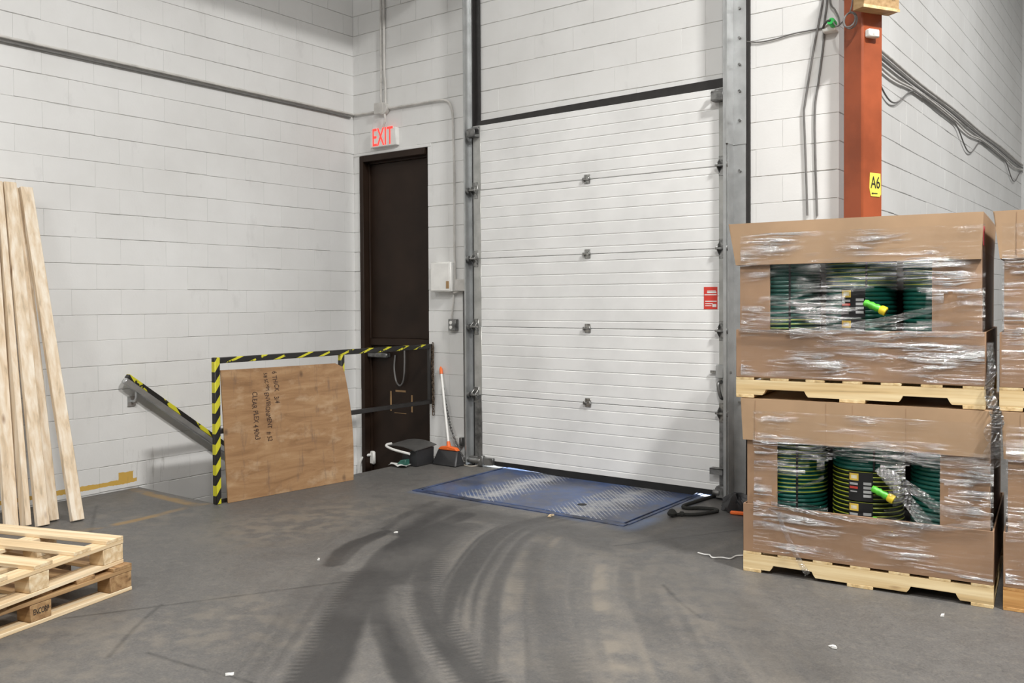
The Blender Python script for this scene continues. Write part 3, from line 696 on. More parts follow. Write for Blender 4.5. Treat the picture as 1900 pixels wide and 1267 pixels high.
# ------------------------------------------------------------------ electrical things on the back and left walls
def conduit(name, pts, r, m, label, group=None, n=10, k=8, cat='conduit'):
    return MB().tube(spl(pts, k), r, n).thing(name, m, label, cat, group)
zc = 3.462
conduit('conduit', [(0.022, -9, zc+0.02), (0.022, -0.06, zc+0.005), (0.05, -0.024, zc), (0.36, -0.022, zc-0.01)], 0.0115, GREYPNT, 'upper grey conduit running along the left wall into the round junction box', 'conduit pair on the left wall')
conduit('conduit', [(0.018, -9, zc-0.02), (0.018, -1.2, zc-0.025), (0.018, -0.06, zc-0.032)], 0.0085, CABLE, 'thin grey conduit strapped under the painted conduit on the left wall')
jb = root('junction_box', (0.47, -0.03, 3.40), 'round grey junction box above the exit sign', 'junction box')
MB().tube([(0.47, -0.055, 3.468), (0.47, -0.0, 3.468)], 0.062, 20).part('body', GREYPNT, jb, 0.004)
MB().box((0.36, -0.060, 3.42), (0.48, -0.052, 3.53)).part('cover_plate', GREYPNT, jb, 0.003)
conduit('conduit', [(0.487, -0.022, 3.52), (0.487, -0.022, 3.75), (0.475, -0.022, 4.0), (0.475, -0.022, 6.5)], 0.013, GREYPNT, 'painted conduit rising from the junction box to the ceiling')
conduit('conduit', [(0.425, -0.022, 3.53), (0.425, -0.022, 3.75), (0.43, -0.022, 4.0), (0.43, -0.022, 6.5)], 0.011, GREYPNT, 'thinner grey conduit rising beside the painted one over the exit sign')
conduit('conduit', [(0.50, -0.045, 3.41), (0.50, -0.045, 3.33), (0.47, -0.045, 3.28), (0.462, -0.045, 3.25)], 0.011, GREYPNT, 'short bent conduit feeding the exit sign from the junction box')
pc = [ony(u, v, -0.022) for u, v in [(722, 201), (770, 193), (815, 186), (832, 189), (839, 205), (841, 240), (843, 330), (843, 420), (844, 500), (845, 540)]]
conduit('conduit', pc, 0.011, GREYPNT, 'conduit bending down the wall from the junction box to the grey control box')
xs_ = root('exit_sign', (0.50, -0.02, 3.10), 'white exit sign with glowing red letters over the brown door', 'exit sign')
MB().box((0.30, -0.055, 3.085), (0.66, 0.0, 3.262)).part('housing', WHITEPL, xs_, 0.006)
ex = MB(); add_text(ex, 'EXIT', 0.255, (0.475, -0.057, 3.176), (1, 0, 0), (0, 0, 1), 0.56, 0.0015)
ex.part('letters', emit('exit_red', (1.0, 0.045, 0.035), 1.6), xs_)
ep = root('breaker_panel', (1.19, -0.05, 1.62), 'flat white breaker panel next to the exit door', 'electrical panel')
a, b = ony(798, 487, -0.09), ony(836, 541, -0.09)
MB().box((a[0], -0.09, b[2]), (b[0], 0.0, a[2])).part('enclosure', WHITEPL, ep, 0.006)
MB().box((a[0]+0.012, -0.095, b[2]+0.012), (b[0]-0.012, -0.09, a[2]-0.012)).part('cover', WHITEPL, ep, 0.003)
MB().box((b[0]-0.05, -0.098, b[2]+0.03), (b[0]-0.015, -0.095, b[2]+0.10)).part('latch', TAPE, ep)
cb = root('control_box', (1.41, -0.03, 1.6), 'small grey control box beside the white breaker panel', 'electrical box')
a, b = ony(844, 518, -0.075), ony(859, 540, -0.075)
MB().box((a[0], -0.075, b[2]), (b[0]+0.02, 0.0, a[2])).part('enclosure', GREYPNT, cb, 0.005)
MB().box((b[0]+0.02, -0.07, b[2]+0.004), (b[0]+0.045, 0.0, a[2]-0.004)).part('side_switch', BLACKP, cb, 0.004)
conduit('flexible_conduit', [ony(u, v, -0.035) for u, v in [(834, 540), (842, 543), (850, 541), (855, 539)]], 0.010, GREYPNT, 'short flexible conduit looping under the breaker panel')
ot = root('outlet', (1.326, -0.03, 1.23), 'dark metal outlet box with two white sockets on the block wall', 'outlet')
a, b = ony(831, 592, -0.05), ony(845, 614, -0.05)
MB().box((a[0], -0.05, b[2]), (b[0], 0.0, a[2])).part('box', GALVD, ot, 0.005)
xm = (a[0]*0.6+b[0]*0.4)
for v in (0.3, 0.7):
    z = a[2]*(1-v)+b[2]*v
    MB().tube([(xm, -0.055, z), (xm, -0.048, z)], 0.017, 14).part('socket', WHITEPL, ot)
conduit('conduit', [ony(u, v, -0.018) for u, v in [(842, 544), (841, 565), (839, 580), (838, 592)]], 0.009, GREYPNT, 'thin conduit dropping from the control box to the outlet')
conduit('conduit', [ony(u, v, -0.018) for u, v in [(860, 540), (860.5, 600), (861.5, 700), (862.5, 800), (864, 845)]], 0.008, CABLE, 'long thin conduit beside the left door track down to the floor')
ds = root('disconnect_box', (1.38, -0.03, 0.12), 'small white switch box low on the wall behind the broom', 'electrical box')
a, b = ony(840, 810, -0.06), ony(851, 829, -0.06)
MB().box((a[0], -0.06, b[2]), (b[0], 0.0, a[2])).part('enclosure', WHITEPL, ds, 0.006)
MB().box((b[0], -0.055, b[2]+0.01), (b[0]+0.03, 0.0, a[2]-0.005)).part('side_lever', GALVD, ds, 0.004)
# hanging chain for the door (from the top of the guard rail area to the floor beside the track)
def chain(name, pts, label, m, size=0.03, cat='chain'):
    P = [Vector(tuple(p)) for p in spl(pts, 10)]; L = [0.0]
    for i in range(1, len(P)): L.append(L[-1]+(P[i]-P[i-1]).length)
    r = root(name, tuple(P[-1] if P[-1].z < P[0].z else P[0]), label, cat)
    lk = MB(); a, h = size*0.30, size*0.38
    ring = [(a*math.cos(t), 0, h*(1 if math.sin(t) >= 0 else -1)+a*math.sin(t)) for t in [2*PI*k/10+0.01 for k in range(10)]]
    lk.tube(ring, size*0.11, 5, closed=True); me = lk.mesh('link', m)
    s, k = 0.0, 0
    while s < L[-1]:
        i = max(j for j in range(len(L)) if L[j] <= s); i = min(i, len(P)-2); t = (s-L[i])/max(1e-6, L[i+1]-L[i]); p = P[i].lerp(P[i+1], t); d = (P[i+1]-P[i]).normalized()
        o = bpy.data.objects.new('link', me); COL.objects.link(o); o.parent = r
        q = d.to_track_quat('Z', 'Y') @ Matrix.Rotation((k % 2)*PI/2+0.2, 3, 'Z').to_quaternion()
        o.matrix_local = ROOT[r].inverted() @ (Matrix.Translation(p) @ q.to_matrix().to_4x4())
        s += size*0.86; k += 1
    return r
RUST = plain('rusty_chain', (0.10, 0.065, 0.04), 0.6, 0.4, var=0.4, scale=60)
chain('hoist_chain', [ony(u, v, y_) for u, v, y_ in [(822, 720, -0.03), (829, 760, -0.045), (840, 805, -0.085), (856, 842, -0.085), (866, 857, -0.085)]], 'grey chain slanting down the wall past the white switch box to the left door track', GALVD, 0.034)
MB().tube(spl([(p[0], p[1], 0.006) for p in [onz(u, v) for u, v in [(860, 848), (857, 856), (862, 864), (875, 866), (895, 864), (912, 864)]]], 8), 0.005, 6).thing('cord', plain('cream_cord', (0.55, 0.50, 0.42), 0.6), 'thin cream cord looped on the floor at the left track', 'cord')

# wires on the right part of the back wall
conduit('cable', [ony(u, v, -0.02) for u, v in [(1534, -60), (1527, 0), (1510, 90), (1494, 190), (1492, 215), (1495, 300), (1498, 400)]], 0.0075, CABLE, 'thick grey cable running down the wall left of the red column', cat='cable')
conduit('cable', [ony(u, v, -0.012) for u, v in [(1538, -60), (1535, 0), (1530, 40), (1528, 80), (1519, 150), (1512, 205), (1513, 300), (1516, 400)]], 0.0075, CABLE, 'thick grey cable next to the wall corner by the red column', cat='cable')
conduit('cable', [ony(u, v, -0.012) for u, v in [(1386, 77), (1410, 78), (1440, 72), (1470, 63), (1500, 57), (1528, 52)]], 0.005, CABLE, 'thin wire sagging from the door angle to the power strip', cat='cable')
psr = root('power_strip', (4.91, -0.03, 3.40), 'white power strip with a green plug at the wall corner', 'power strip')
MB().box((4.858, -0.075, 3.415), (4.955, -0.002, 3.475)).part('body', WHITEPL, psr, 0.006)
GREEN = plain('green_plug', (0.05, 0.55, 0.12), 0.35, var=0.1)
MB().tube([(4.935, -0.12, 3.47), (4.942, -0.075, 3.455)], 0.026, 10).part('plug', GREEN, psr, label='bright green plug')
MB().tube(spl([(4.86, -0.06, 3.44), (4.885, -0.10, 3.46), (4.91, -0.11, 3.475), (4.935, -0.12, 3.472)]), 0.009, 8).part('plug_cord', CABLEB, psr)
conduit('cable', [ony(u, v, -0.03) for u, v in [(1538, -40), (1541, 5), (1549, 18), (1556, 32), (1558, 44)]], 0.006, CABLE, 'short wire dropping onto the power strip', cat='cable')
# cables along the right wall
for i, (dz, sag, r, m, lb) in enumerate([(0.03, 0.0, 0.014, GREYPNT, 'top painted pipe of the cable run along the receding right wall'),
      (-0.02, 0.0, 0.012, CABLE, 'grey cable under the painted pipe on the receding right wall'),
      (-0.07, 0.03, 0.011, GREYPNT, 'pale lower pipe of the cable run on the receding right wall'),
      (-0.09, 0.22, 0.007, CABLE, 'loose cable drooping in a long loop below the pipes on the right wall')]):
    pts = []
    for k in range(70):
        y = 0.35+8.7*k/69; s = sag*max(0, math.sin((y-0.5)/1.7*PI/1.0))**2 if sag else 0
        pts.append((XR+0.022, y, 3.47+dz+0.006*(y-1)-s+0.008*math.sin(y*2+i)))
    conduit('wall_cable', pts, r, m, lb, k=3, cat='cable')

# ------------------------------------------------------------------ red column
CR = math.radians(59.3)         # right face runs along (0.51, 0.86)
cdir1 = Vector((math.cos(CR), math.sin(CR), 0)); cdir2 = Vector((-math.sin(CR), math.cos(CR), 0)); cn1 = -cdir2
fc = Vector((5.171, -0.20, 0)); SD = 0.183
def cpt(a, b, z): return fc + cdir1*a + cdir2*b + Vector((0, 0, z))
def cbox(mb, a0, a1, b0, b1, z0, z1):
    vs = [cpt(a, b, z) for z in (z0, z1) for (a, b) in ((a0, b0), (a1, b0), (a1, b1), (a0, b1))]
    return mb.add([tuple(v) for v in vs], [(0,3,2,1),(4,5,6,7),(0,1,5,4),(1,2,6,5),(2,3,7,6),(3,0,4,7)])
clm = root('steel_column', tuple(cpt(SD/2, SD/2, 0)), 'square rust-red steel column standing at the block wall corner', 'column')
cbox(MB(), 0, SD, 0, SD, 0.012, 7.4).part('shaft', REDP, clm, 0.012)
cbox(MB(), -0.06, SD+0.06, -0.06, SD+0.06, 0, 0.014).part('base_plate', REDP, clm, 0.003)
zb = 3.462
wbx = root('wooden_box', tuple(cpt(0.1, -0.05, zb)), 'tan wooden box fixed high on the red column', 'box')
cbox(MB(), -0.085, 0.225, -0.10, -0.002, zb, zb+0.45).part('body', BOXW, wbx, 0.003)
cbox(MB(), -0.088, 0.228, -0.103, -0.098, zb-0.002, zb+0.018).part('edge_strip', YELW[0], wbx)
zs = 3.293
sn = root('sensor_unit', tuple(cpt(0.12, 0, zs)), 'small white sensor on the red column under the wooden box', 'sensor')
cbox(MB(), 0.018, 0.112, -0.045, 0.0, zs, zs+0.055).part('housing', WHITEPL, sn, 0.008)
cbox(MB(), 0.050, 0.062, -0.047, -0.044, zs+0.014, zs+0.026).part('indicator', GREYPNT, sn)
asg = root('aisle_sign', tuple(cpt(0.12, 0, 2.24)), 'yellow card marked A6 with a small arrow on the red column', 'sign')
YEL = plain('yellow_card', (0.80, 0.72, 0.12), 0.5, var=0.05)
sg = MB(); pf = [(0.066, 2.387), (0.060, 2.282), (0.074, 2.227), (0.150, 2.224), (0.164, 2.242), (0.158, 2.384)]
vs = [tuple(cpt(a, -0.004, z)) for a, z in pf] + [tuple(cpt(a, -0.001, z)) for a, z in pf]; k = len(pf)
sg.add(vs, [tuple(range(k)), tuple(range(2*k-1, k-1, -1))] + [(i, i+k, (i+1) % k+k, (i+1) % k) for i in range(k)]); sg.part('card', YEL, asg)
tx = MB(); INK = plain('black_ink', (0.02, 0.02, 0.02), 0.6)
add_text(tx, 'A6', 0.115, cpt(0.112, -0.0055, 2.317), cdir1, (0, 0, 1), 0.62, 0.0006); tx.part('lettering', INK, asg)
ar = MB(); cbox(ar, 0.088, 0.130, -0.0058, -0.004, 2.244, 2.249)
vs = [tuple(cpt(a, b, z)) for b in (-0.0058, -0.004) for a, z in ((0.078, 2.2465), (0.092, 2.239), (0.092, 2.254))]
ar.add(vs, [(0, 1, 2), (5, 4, 3), (0, 3, 4, 1), (1, 4, 5, 2), (2, 5, 3, 0)]); ar.part('arrow', INK, asg)
rg = MB(); c0 = ony(1576, 37, -0.25); rr = 0.046
rg.tube([(c0[0]+rr*0.85*math.cos(t), c0[1]+0.02*math.sin(t), c0[2]+rr*1.15*math.sin(t)) for t in [2*PI*k/22 for k in range(23)]] , 0.006, 7)
rg.tube([(c0[0]+0.004+rr*0.92*math.cos(t), c0[1]+0.014, c0[2]+rr*1.2*math.sin(t)) for t in [2*PI*k/22 for k in range(23)]], 0.005, 7)
rg.tube(spl([(c0[0], c0[1]+0.01, c0[2]+0.05), (c0[0]+0.015, c0[1]+0.02, c0[2]+0.15), (c0[0]+0.02, c0[1]+0.03, c0[2]+0.5)]), 0.005, 7)
rg.tube(spl([(c0[0]-0.04, c0[1], c0[2]), (c0[0]-0.10, c0[1]+0.06, c0[2]-0.01), (4.945, -0.11, 3.47)]), 0.005, 7)
rg.thing('coiled_cable', CABLE, 'coiled grey cable hanging in front of the red column', 'cable')

# ------------------------------------------------------------------ guard rail, handrail, plywood, chain
HZP = hazard('hazard_tape_post', 2, 1, 6.4, 0.50, 0.36, -1.5)
HZR = hazard('hazard_tape_rail', 1, 2, 4.3, 0.24, 0.47, -3.0)
gr = root('guard_rail', (1.07, -1.2, 0.0), 'black steel guard rail with yellow hazard tape around the stairwell', 'guard rail')
MB().box((1.047, -2.457, 0.0), (1.093, -2.411, 1.112)).part('post', HZP, gr, 0.004, label='corner post with black and yellow hazard tape')
MB().box((1.048, -2.411, 1.066), (1.092, -0.05, 1.110)).part('top_rail', HZR, gr, 0.004)
MB().box((1.050, -0.05, 0.53), (1.092, -0.008, 1.112)).part('end_post', BLACKP, gr, 0.004)
MB().box((1.052, -2.411, 0.532), (1.090, -0.05, 0.570)).part('mid_rail', BLACKP, gr, 0.003)
MB().box((1.049, -1.195, 0.57), (1.091, -1.153, 1.066)).part('middle_post', HZP, gr, 0.003)
MB().box((1.049, -1.195, 0.0), (1.091, -1.153, 0.532)).part('middle_post', BLACKP, gr, 0.003)
MB().box((1.060, -2.411, 0.0), (1.068, -1.195, 0.03)).part('toe_plate', BLACKP, gr)
chain('hanging_chain', [(1.110, -0.03, 1.10), (1.110, -0.034, 0.9), (1.110, -0.03, 0.66), (1.110, -0.03, 0.42)], 'rusty brown chain hanging from the end of the guard rail', RUST, 0.040)
hr = root('handrail', (0.06, -1.7, -0.3), 'sloping wall handrail with hazard tape above the stair', 'handrail')
ha, hb = Vector((0.08, -2.60, 0.905)), Vector((0.08, -0.95, -0.325)); dh = (hb-ha).normalized()
MB().bar(ha, hb, 0.045, 0.05).part('rail', GALV, hr, 0.006)
nu = Vector((0, 0, 1)) - dh*dh.z; nu.normalize()
HZH = hazard('hazard_tape_handrail', 1, 2, 6.0, 0.38, 0.44, 0.6)
MB().bar(ha+nu*0.040, hb+nu*0.040, 0.052, 0.034).part('tape_cover', HZH, hr, 0.002)
for y in (-2.50, -1.40):
    t = (y-ha.y)/(hb.y-ha.y); p = ha.lerp(hb, t)
    bk = MB(); bk.tube(spl([(0.0, y, p.z-0.11), (0.03, y, p.z-0.11), (0.07, y, p.z-0.09), (0.08, y, p.z-0.02)]), 0.010, 8); bk.box((0.0, y-0.035, p.z-0.15), (0.012, y+0.035, p.z-0.07)); bk.part('bracket', GALV, hr)
def ply_mat():
    m, nt, b = new_mat('plywood'); v = coords(nt, 'Object', (0.8, 1.0, 6.0))
    n = noise(nt, v, 2.2, 7, 0.62, 0.8); n2 = noise(nt, coords(nt, 'Object', (1, 1.5, 3)), 2.6, 5, 0.6)
    c = ramp(nt, n, [(0.25, (0.22, 0.115, 0.05)), (0.5, (0.35, 0.20, 0.095)), (0.75, (0.45, 0.285, 0.15))])
    c = mixc(nt, ramp(nt, n2, [(0.54, (0, 0, 0)), (0.70, (0.7, 0.7, 0.7))]), c, (0.52, 0.37, 0.23))
    vo = nd(nt, 'ShaderNodeTexVoronoi'); vo.inputs['Scale'].default_value = 4.6; nt.links.new(coords(nt, 'Object', (1, 1, 0.7)), vo.inputs[0])
    c = mixc(nt, ramp(nt, vo.outputs['Distance'], [(0.03, (0.8, 0.8, 0.8)), (0.12, (0, 0, 0))]), c, (0.10, 0.055, 0.03))
    n3 = noise(nt, coords(nt, 'Object', (1, 9, 2)), 1.7, 5, 0.7)
    c = mixc(nt, ramp(nt, n3, [(0.56, (0, 0, 0)), (0.72, (0.6, 0.6, 0.6))]), c, (0.15, 0.10, 0.075))
    nt.links.new(c, b.inputs['Base Color']); b.inputs['Roughness'].default_value = 0.55; bump(nt, b, n, 0.15, 0.003); return m
PLY = ply_mat()
pw = root('plywood_sheet', (1.16, -1.8, 0.0), 'worn brown plywood sheet with handwriting leaning against the guard rail', 'plywood')
BL, BR, TL, TR = [np.array(p) for p in ((1.118, -2.372, 0.002), (1.245, -1.205, 0.002), (1.108, -2.418, 1.015), (1.112, -1.195, 1.0))]
def plyf(a, b, o=0.0):
    p = (BL*(1-a)+BR*a)*(1-b)+(TL*(1-a)+TR*a)*b
    p = p + np.array([0.012*math.sin(PI*a)*b + o, 0.045*a*math.sin(PI*b), 0])      # bowed right edge
    if a > 0.93 and b > 0.9: p[2] -= 0.035*(a-0.93)/0.07*(b-0.9)/0.1
    return tuple(p)
MB().slab(lambda a, b: plyf(a, b), 15, 13, (-0.011, 0.001, 0)).part('sheet', PLY, pw)
MARK = plain('marker_ink', (0.055, 0.03, 0.022), 0.6, var=0.3)
for (s, a, b, size) in [('6 THICK   3/4', 0.395, 0.80, 0.070), ('5/8 SC MM', 0.325, 0.875, 0.052), ('ENVIRONMENT  # 52', 0.320, 0.60, 0.066), ('CLEAR PLEX 4 90x3', 0.225, 0.595, 0.072)]:
    cur = -0.30*size*len(s)
    for wd_ in s.split(' '):
        if wd_:
            vs, fs = text_mesh(wd_, size, 0.0003); mb = MB(); o_ = []
            hw = max(p[0] for p in vs); cc = cur+hw
            for p in vs:
                q = p[0]+cc; aa, bb = a+(p[1]*0.85+0.006*math.sin(q*23+a*40))/1.17, b-q*0.62/1.01
                o_.append(plyf(aa, bb, 0.0016+p[2]))
            mb.add(o_, fs); mb.part('handwriting', MARK, pw, label='brown marker handwriting running down the sheet')
            cur += 2*hw
        cur += size*0.32

# ------------------------------------------------------------------ broom, dustpan, cup, rope, debris
br = root('broom', (1.46, -0.20, 0.0), 'upright broom with orange cap and black bristles against the block wall', 'broom')
hb0, ht0 = Vector((1.455, -0.20, 0.16)), Vector(tuple(ony(819, 694, -0.035)))
MB().tube([hb0, ht0], 0.012, 12).part('handle', WHITEPL, br)
dd = (ht0-hb0).normalized()
MB().tube([ht0, ht0+dd*0.05, ht0+dd*0.075], [0.0165, 0.0165, 0.006], 12).part('cap', ORANGE, br, label='orange handle cap')
MB().tube([hb0+dd*0.06, hb0-dd*0.02], [0.016, 0.026], 12).part('socket', ORANGE, br)
MB().prism([(1.335, 0.138), (1.365, 0.168), (1.455, 0.178), (1.545, 0.168), (1.575, 0.140)], -0.225, -0.175, 'y').part('head_block', ORANGE, br, 0.006)
bs = MB()
bs.add([(1.335,-.225,.14),(1.575,-.225,.14),(1.575,-.175,.14),(1.335,-.175,.14),(1.300,-.275,.0),(1.595,-.275,.0),(1.595,-.135,.0),(1.300,-.135,.0)], [(0,1,2,3),(4,7,6,5),(0,4,5,1),(1,5,6,2),(2,6,7,3),(3,7,4,0)])
bs.part('bristles', BLKPL, br, 0.01)
dp = root('dustpan', (1.25, -0.33, 0.0), 'black lobby dustpan with a hinged lid beside the broom', 'dustpan')
MB().prism([(1.20, 0.0), (1.285, 0.0), (1.29, 0.165), (1.25, 0.155), (1.19, 0.13)], -0.46, -0.22, 'y').part('pan', BLKPL, dp, 0.006)
MB().prism([(1.05, 0.0), (1.195, 0.0), (1.19, 0.10), (1.07, 0.10)], -0.42, -0.24, 'y').part('front_pan', BLKPL, dp, 0.006)
ld = MB()
ld.slab(lambda a, b: (0.93+0.37*a, -0.50+0.30*b, 0.155+0.055*math.sin(PI*(0.25+0.6*a))-0.02*(1-b)), 9, 5, (0, 0, -0.008))
ld.part('lid', plain('grey_lid', (0.075, 0.073, 0.07), 0.5), dp, 0.0, label='curved dark grey lid')
MB().tube(spl([(1.24, -0.505, 0.125), (1.05, -0.51, 0.145), (0.945, -0.50, 0.165), (0.93, -0.48, 0.18), (0.97, -0.46, 0.19)]), 0.012, 8).part('lid_rim', WHITEPL, dp, label='white rim')
cp = root('crumpled_cup', tuple(onz(741, 866)), 'crushed white and green paper cup on the floor by the dustpan', 'litter')
c0 = onz(741, 866)
MB().grid(lambda a, b: (c0[0]+(a-0.5)*0.20+0.01*math.sin(b*9), c0[1]+(b-0.5)*0.10, 0.012+0.018*abs(math.sin(a*5+b*3))), 9, 6).part('flattened_side', WHITEPL, cp)
MB().prism([(c0[0]-0.03, 0.02), (c0[0]+0.085, 0.022), (c0[0]+0.085, 0.075), (c0[0]+0.02, 0.065)], c0[1]-0.01, c0[1]+0.05, 'y').part('folded_rim', plain('dark_green_print', (0.03, 0.13, 0.10), 0.5), cp, 0.006)
# black rope at the leveller
rp = [onz(u, v) for u, v in [(1345, 921), (1320, 925), (1290, 934), (1268, 942), (1274, 946), (1300, 946), (1325, 948), (1331, 951), (1318, 954), (1300, 957), (1285, 958), (1265, 958), (1247, 959)]]
ro = root('rope', (rp[6][0], rp[6][1], 0.0), 'knotted black rope lying on the floor beside the leveller', 'rope')
ROPE = plain('black_rope', (0.018, 0.018, 0.016), 0.85, bmp=0.4, scale=60)
MB().tube(spl([(p[0], p[1], 0.014) for p in rp], 6), 0.013, 8).part('cord', ROPE, ro)
MB().lathe([(0.006, 0.0), (0.03, 0.01), (0.036, 0.028), (0.02, 0.05), (0.004, 0.058)], (rp[-1][0], rp[-1][1], 0.001), 10).part('frayed_end', ROPE, ro)
MB().lathe([(0.006, 0.0), (0.02, 0.006), (0.022, 0.02), (0.012, 0.034)], (rp[-2][0], rp[-2][1], 0.001), 10).part('knot', ROPE, ro)
# black bag of rags with an orange piece next to the hose box
bg = root('tool_bag', tuple(onz(1368, 948)), 'crumpled black bag with an orange tool between the right track and hose box', 'bag')
c0 = onz(1368, 945)
def crumple(a, b):
    th = a*2*PI; ph = b*PI*0.5; r = 0.115*(1+0.30*math.sin(th*3+1)+0.22*math.sin(th*7+b*5)+0.12*math.sin(th*11+b*13))
    return (c0[0]+r*math.cos(th)*math.cos(ph), c0[1]+0.8*r*math.sin(th)*math.cos(ph), 0.003+0.10*math.sin(ph)*(1+0.4*math.sin(th*3)*math.cos(ph)+0.2*math.sin(th*7)))
MB().grid(crumple, 31, 9).part('bag', BLKPL, bg)
p = onz(1375, 957); MB().bar((p[0]-0.08, p[1], 0.014), (p[0]+0.10, p[1]+0.03, 0.016), 0.03, 0.024).part('tool_handle', ORANGE, bg, 0.006, label='orange handle')
MB().tube(spl([(q[0], q[1], 0.006) for q in [onz(u, v) for u, v in [(1295, 1027), (1306, 1030), (1316, 1031), (1322, 1036), (1340, 1036), (1355, 1038), (1366, 1033), (1380, 1032)]]], 6), 0.0045, 6).thing('twine', WHITEPL, 'pale twine on the floor running under the hose pallet', 'twine')
for i, (u, v, s, lb) in enumerate([(428, 1253, 0.02, 'torn white paper scrap with a folded edge on the open floor'), (1749, 1143, 0.02, 'white paper scrap in front of the right hose pallet'), (592, 1039, 0.016, 'tiny white crumb left of the tyre marks'), (1545, 1202, 0.022, 'pale flat chip in front of the hose boxes'), (735, 989, 0.014, 'small white chip behind the tyre marks'), (1022, 958, 0.03, 'thin wood sliver at the leveller front edge')]):
    c0 = onz(u, v); a0 = i*1.3
    mb = MB(); pts = [(c0[0]+s*(0.6+0.5*math.sin(k*2.1+i))*math.cos(k*PI/3+a0), c0[1]+s*(0.6+0.5*math.cos(k*1.7+i))*math.sin(k*PI/3+a0)) for k in range(6)]
    vs = [(x, y, 0.002) for x, y in pts] + [(x, y, 0.004+0.5*s*abs(math.sin(k*1.9+i))) for k, (x, y) in enumerate(pts)] + [(c0[0], c0[1], 0.012)]
    mb.add(vs, [tuple(range(5, -1, -1))] + [(k, (k+1) % 6, 6+(k+1) % 6, 6+k) for k in range(6)] + [(6+k, 6+(k+1) % 6, 12) for k in range(6)])
    mb.thing('floor_scrap', WHITEPL if i != 5 else PINE[0], lb, 'litter')

# ------------------------------------------------------------------ lumber leaning on the left wall
def stud(xb, yb0, yb1, xt, yt0, yt1, L, th, label):
    """yb0..yb1 bottom face, yt0..yt1 top face; th thickness away from the camera"""
    zt = math.sqrt(max(0.1, L*L-(xb-xt)**2))
    n = Vector((zt, 0, xb-xt)).normalized()*th
    fb = [Vector((xb, yb0, 0)), Vector((xb, yb1, 0)), Vector((xt, yt1, zt)), Vector((xt, yt0, zt))]
    lift = max(0.0, n.z)
    vs = [tuple(p+Vector((0, 0, lift+0.001))) for p in fb] + [tuple(p-n+Vector((0, 0, lift+0.001))) for p in fb]
    mb = MB().add(vs, [(0,1,2,3),(7,6,5,4),(0,4,5,1),(1,5,6,2),(2,6,7,3),(3,7,4,0)])
    return mb.thing('timber_stud', STUD, label, 'timber', 'studs leaning on the left wall', bevel=0.003)
stud(0.742, -3.372, -3.284, 0.105, -3.395, -3.308, 2.46, 0.038, 'outermost pale stud of the leaning timber, nearest the stairwell')
stud(0.600, -3.480, -3.392, 0.065, -3.445, -3.360, 2.43, 0.038, 'pale stud half hidden behind two leaning studs next to the stairwell')
stud(0.690, -3.586, -3.500, 0.110, -3.512, -3.425, 2.47, 0.038, 'knotty pale stud with a dark split knot in the leaning timber')
stud(0.640, -3.640, -3.598, 0.105, -3.560, -3.518, 2.45, 0.085, 'stud turned on edge between two wide studs in the leaning timber')
stud(0.560, -3.735, -3.646, 0.10, -3.660, -3.572, 2.47, 0.038, 'wide pale stud beside the one turned on edge, over the pallet stack')
stud(0.480, -3.835, -3.746, 0.09, -3.765, -3.676, 2.46, 0.038, 'stud at the far end of the leaning timber, above the pallets')
stud(0.420, -3.935, -3.848, 0.08, -3.870, -3.782, 2.46, 0.038, 'last leaning stud away from the stairwell')

# ------------------------------------------------------------------ loose pallets on the left
def block_pallet(name, corner, edge, z0, wd, label, text=None, lower=None, jit=0.0, rough=False):
    rz = math.atan2(edge[1], edge[0]); r = root(name, (corner[0], corner[1], z0), label, 'pallet', 'stacked empty pallets', rz=rz)
    for y in (-0.10, -0.55, -1.0):
        MB().box((0.0, y, 0.0), (1.2, y+0.10, 0.019)).part('bottom_board', lower or wd[0], r, 0.002, local=True)
        for x in (0.0, 0.485, 1.06):
            b = MB().box((x, y+0.002, 0.019), (x+(0.14 if x != 0.485 else 0.115), y+0.098, 0.104)).part('block', wd[1], r, 0.004, local=True)
            if text and x == 0.485 and y == -0.10:
                t = MB(); add_text(t, text, 0.040, (x+0.0575, y+0.0988, 0.064), (-1, 0, 0), (0, 0, 1), 0.54, 0.0006); t.part('stamp', INK, b, local=True)
        MB().box((0.0, y, 0.104), (1.2, y+0.10, 0.124)).part('stringer_board', wd[0], r, 0.002, local=True)
    for k, (x0, x1) in enumerate([(0.0, 0.118), (0.225, 0.335), (0.465, 0.575), (0.72, 0.82), (0.93, 1.04), (1.09, 1.2)]):
        MB().box((x0, -1.0-0.01*(k % 2), 0.124), (x1, 0.0 if not rough else -0.01*(k % 3), 0.144)).part('deck_board', wd[1], r, 0.002, local=True)
    return r
block_pallet('pallet', (2.437, -3.912), (0.165, -0.73), 0.0, OLDW, 'brown weathered pallet with a stamped block at the bottom of the stack', 'ENCORP', PINE[0], rough=True)
block_pallet('pallet', (2.398, -3.935), (0.235, -0.715), 0.1445, PINE, 'clean pale pine pallet lying on top of the brown one')

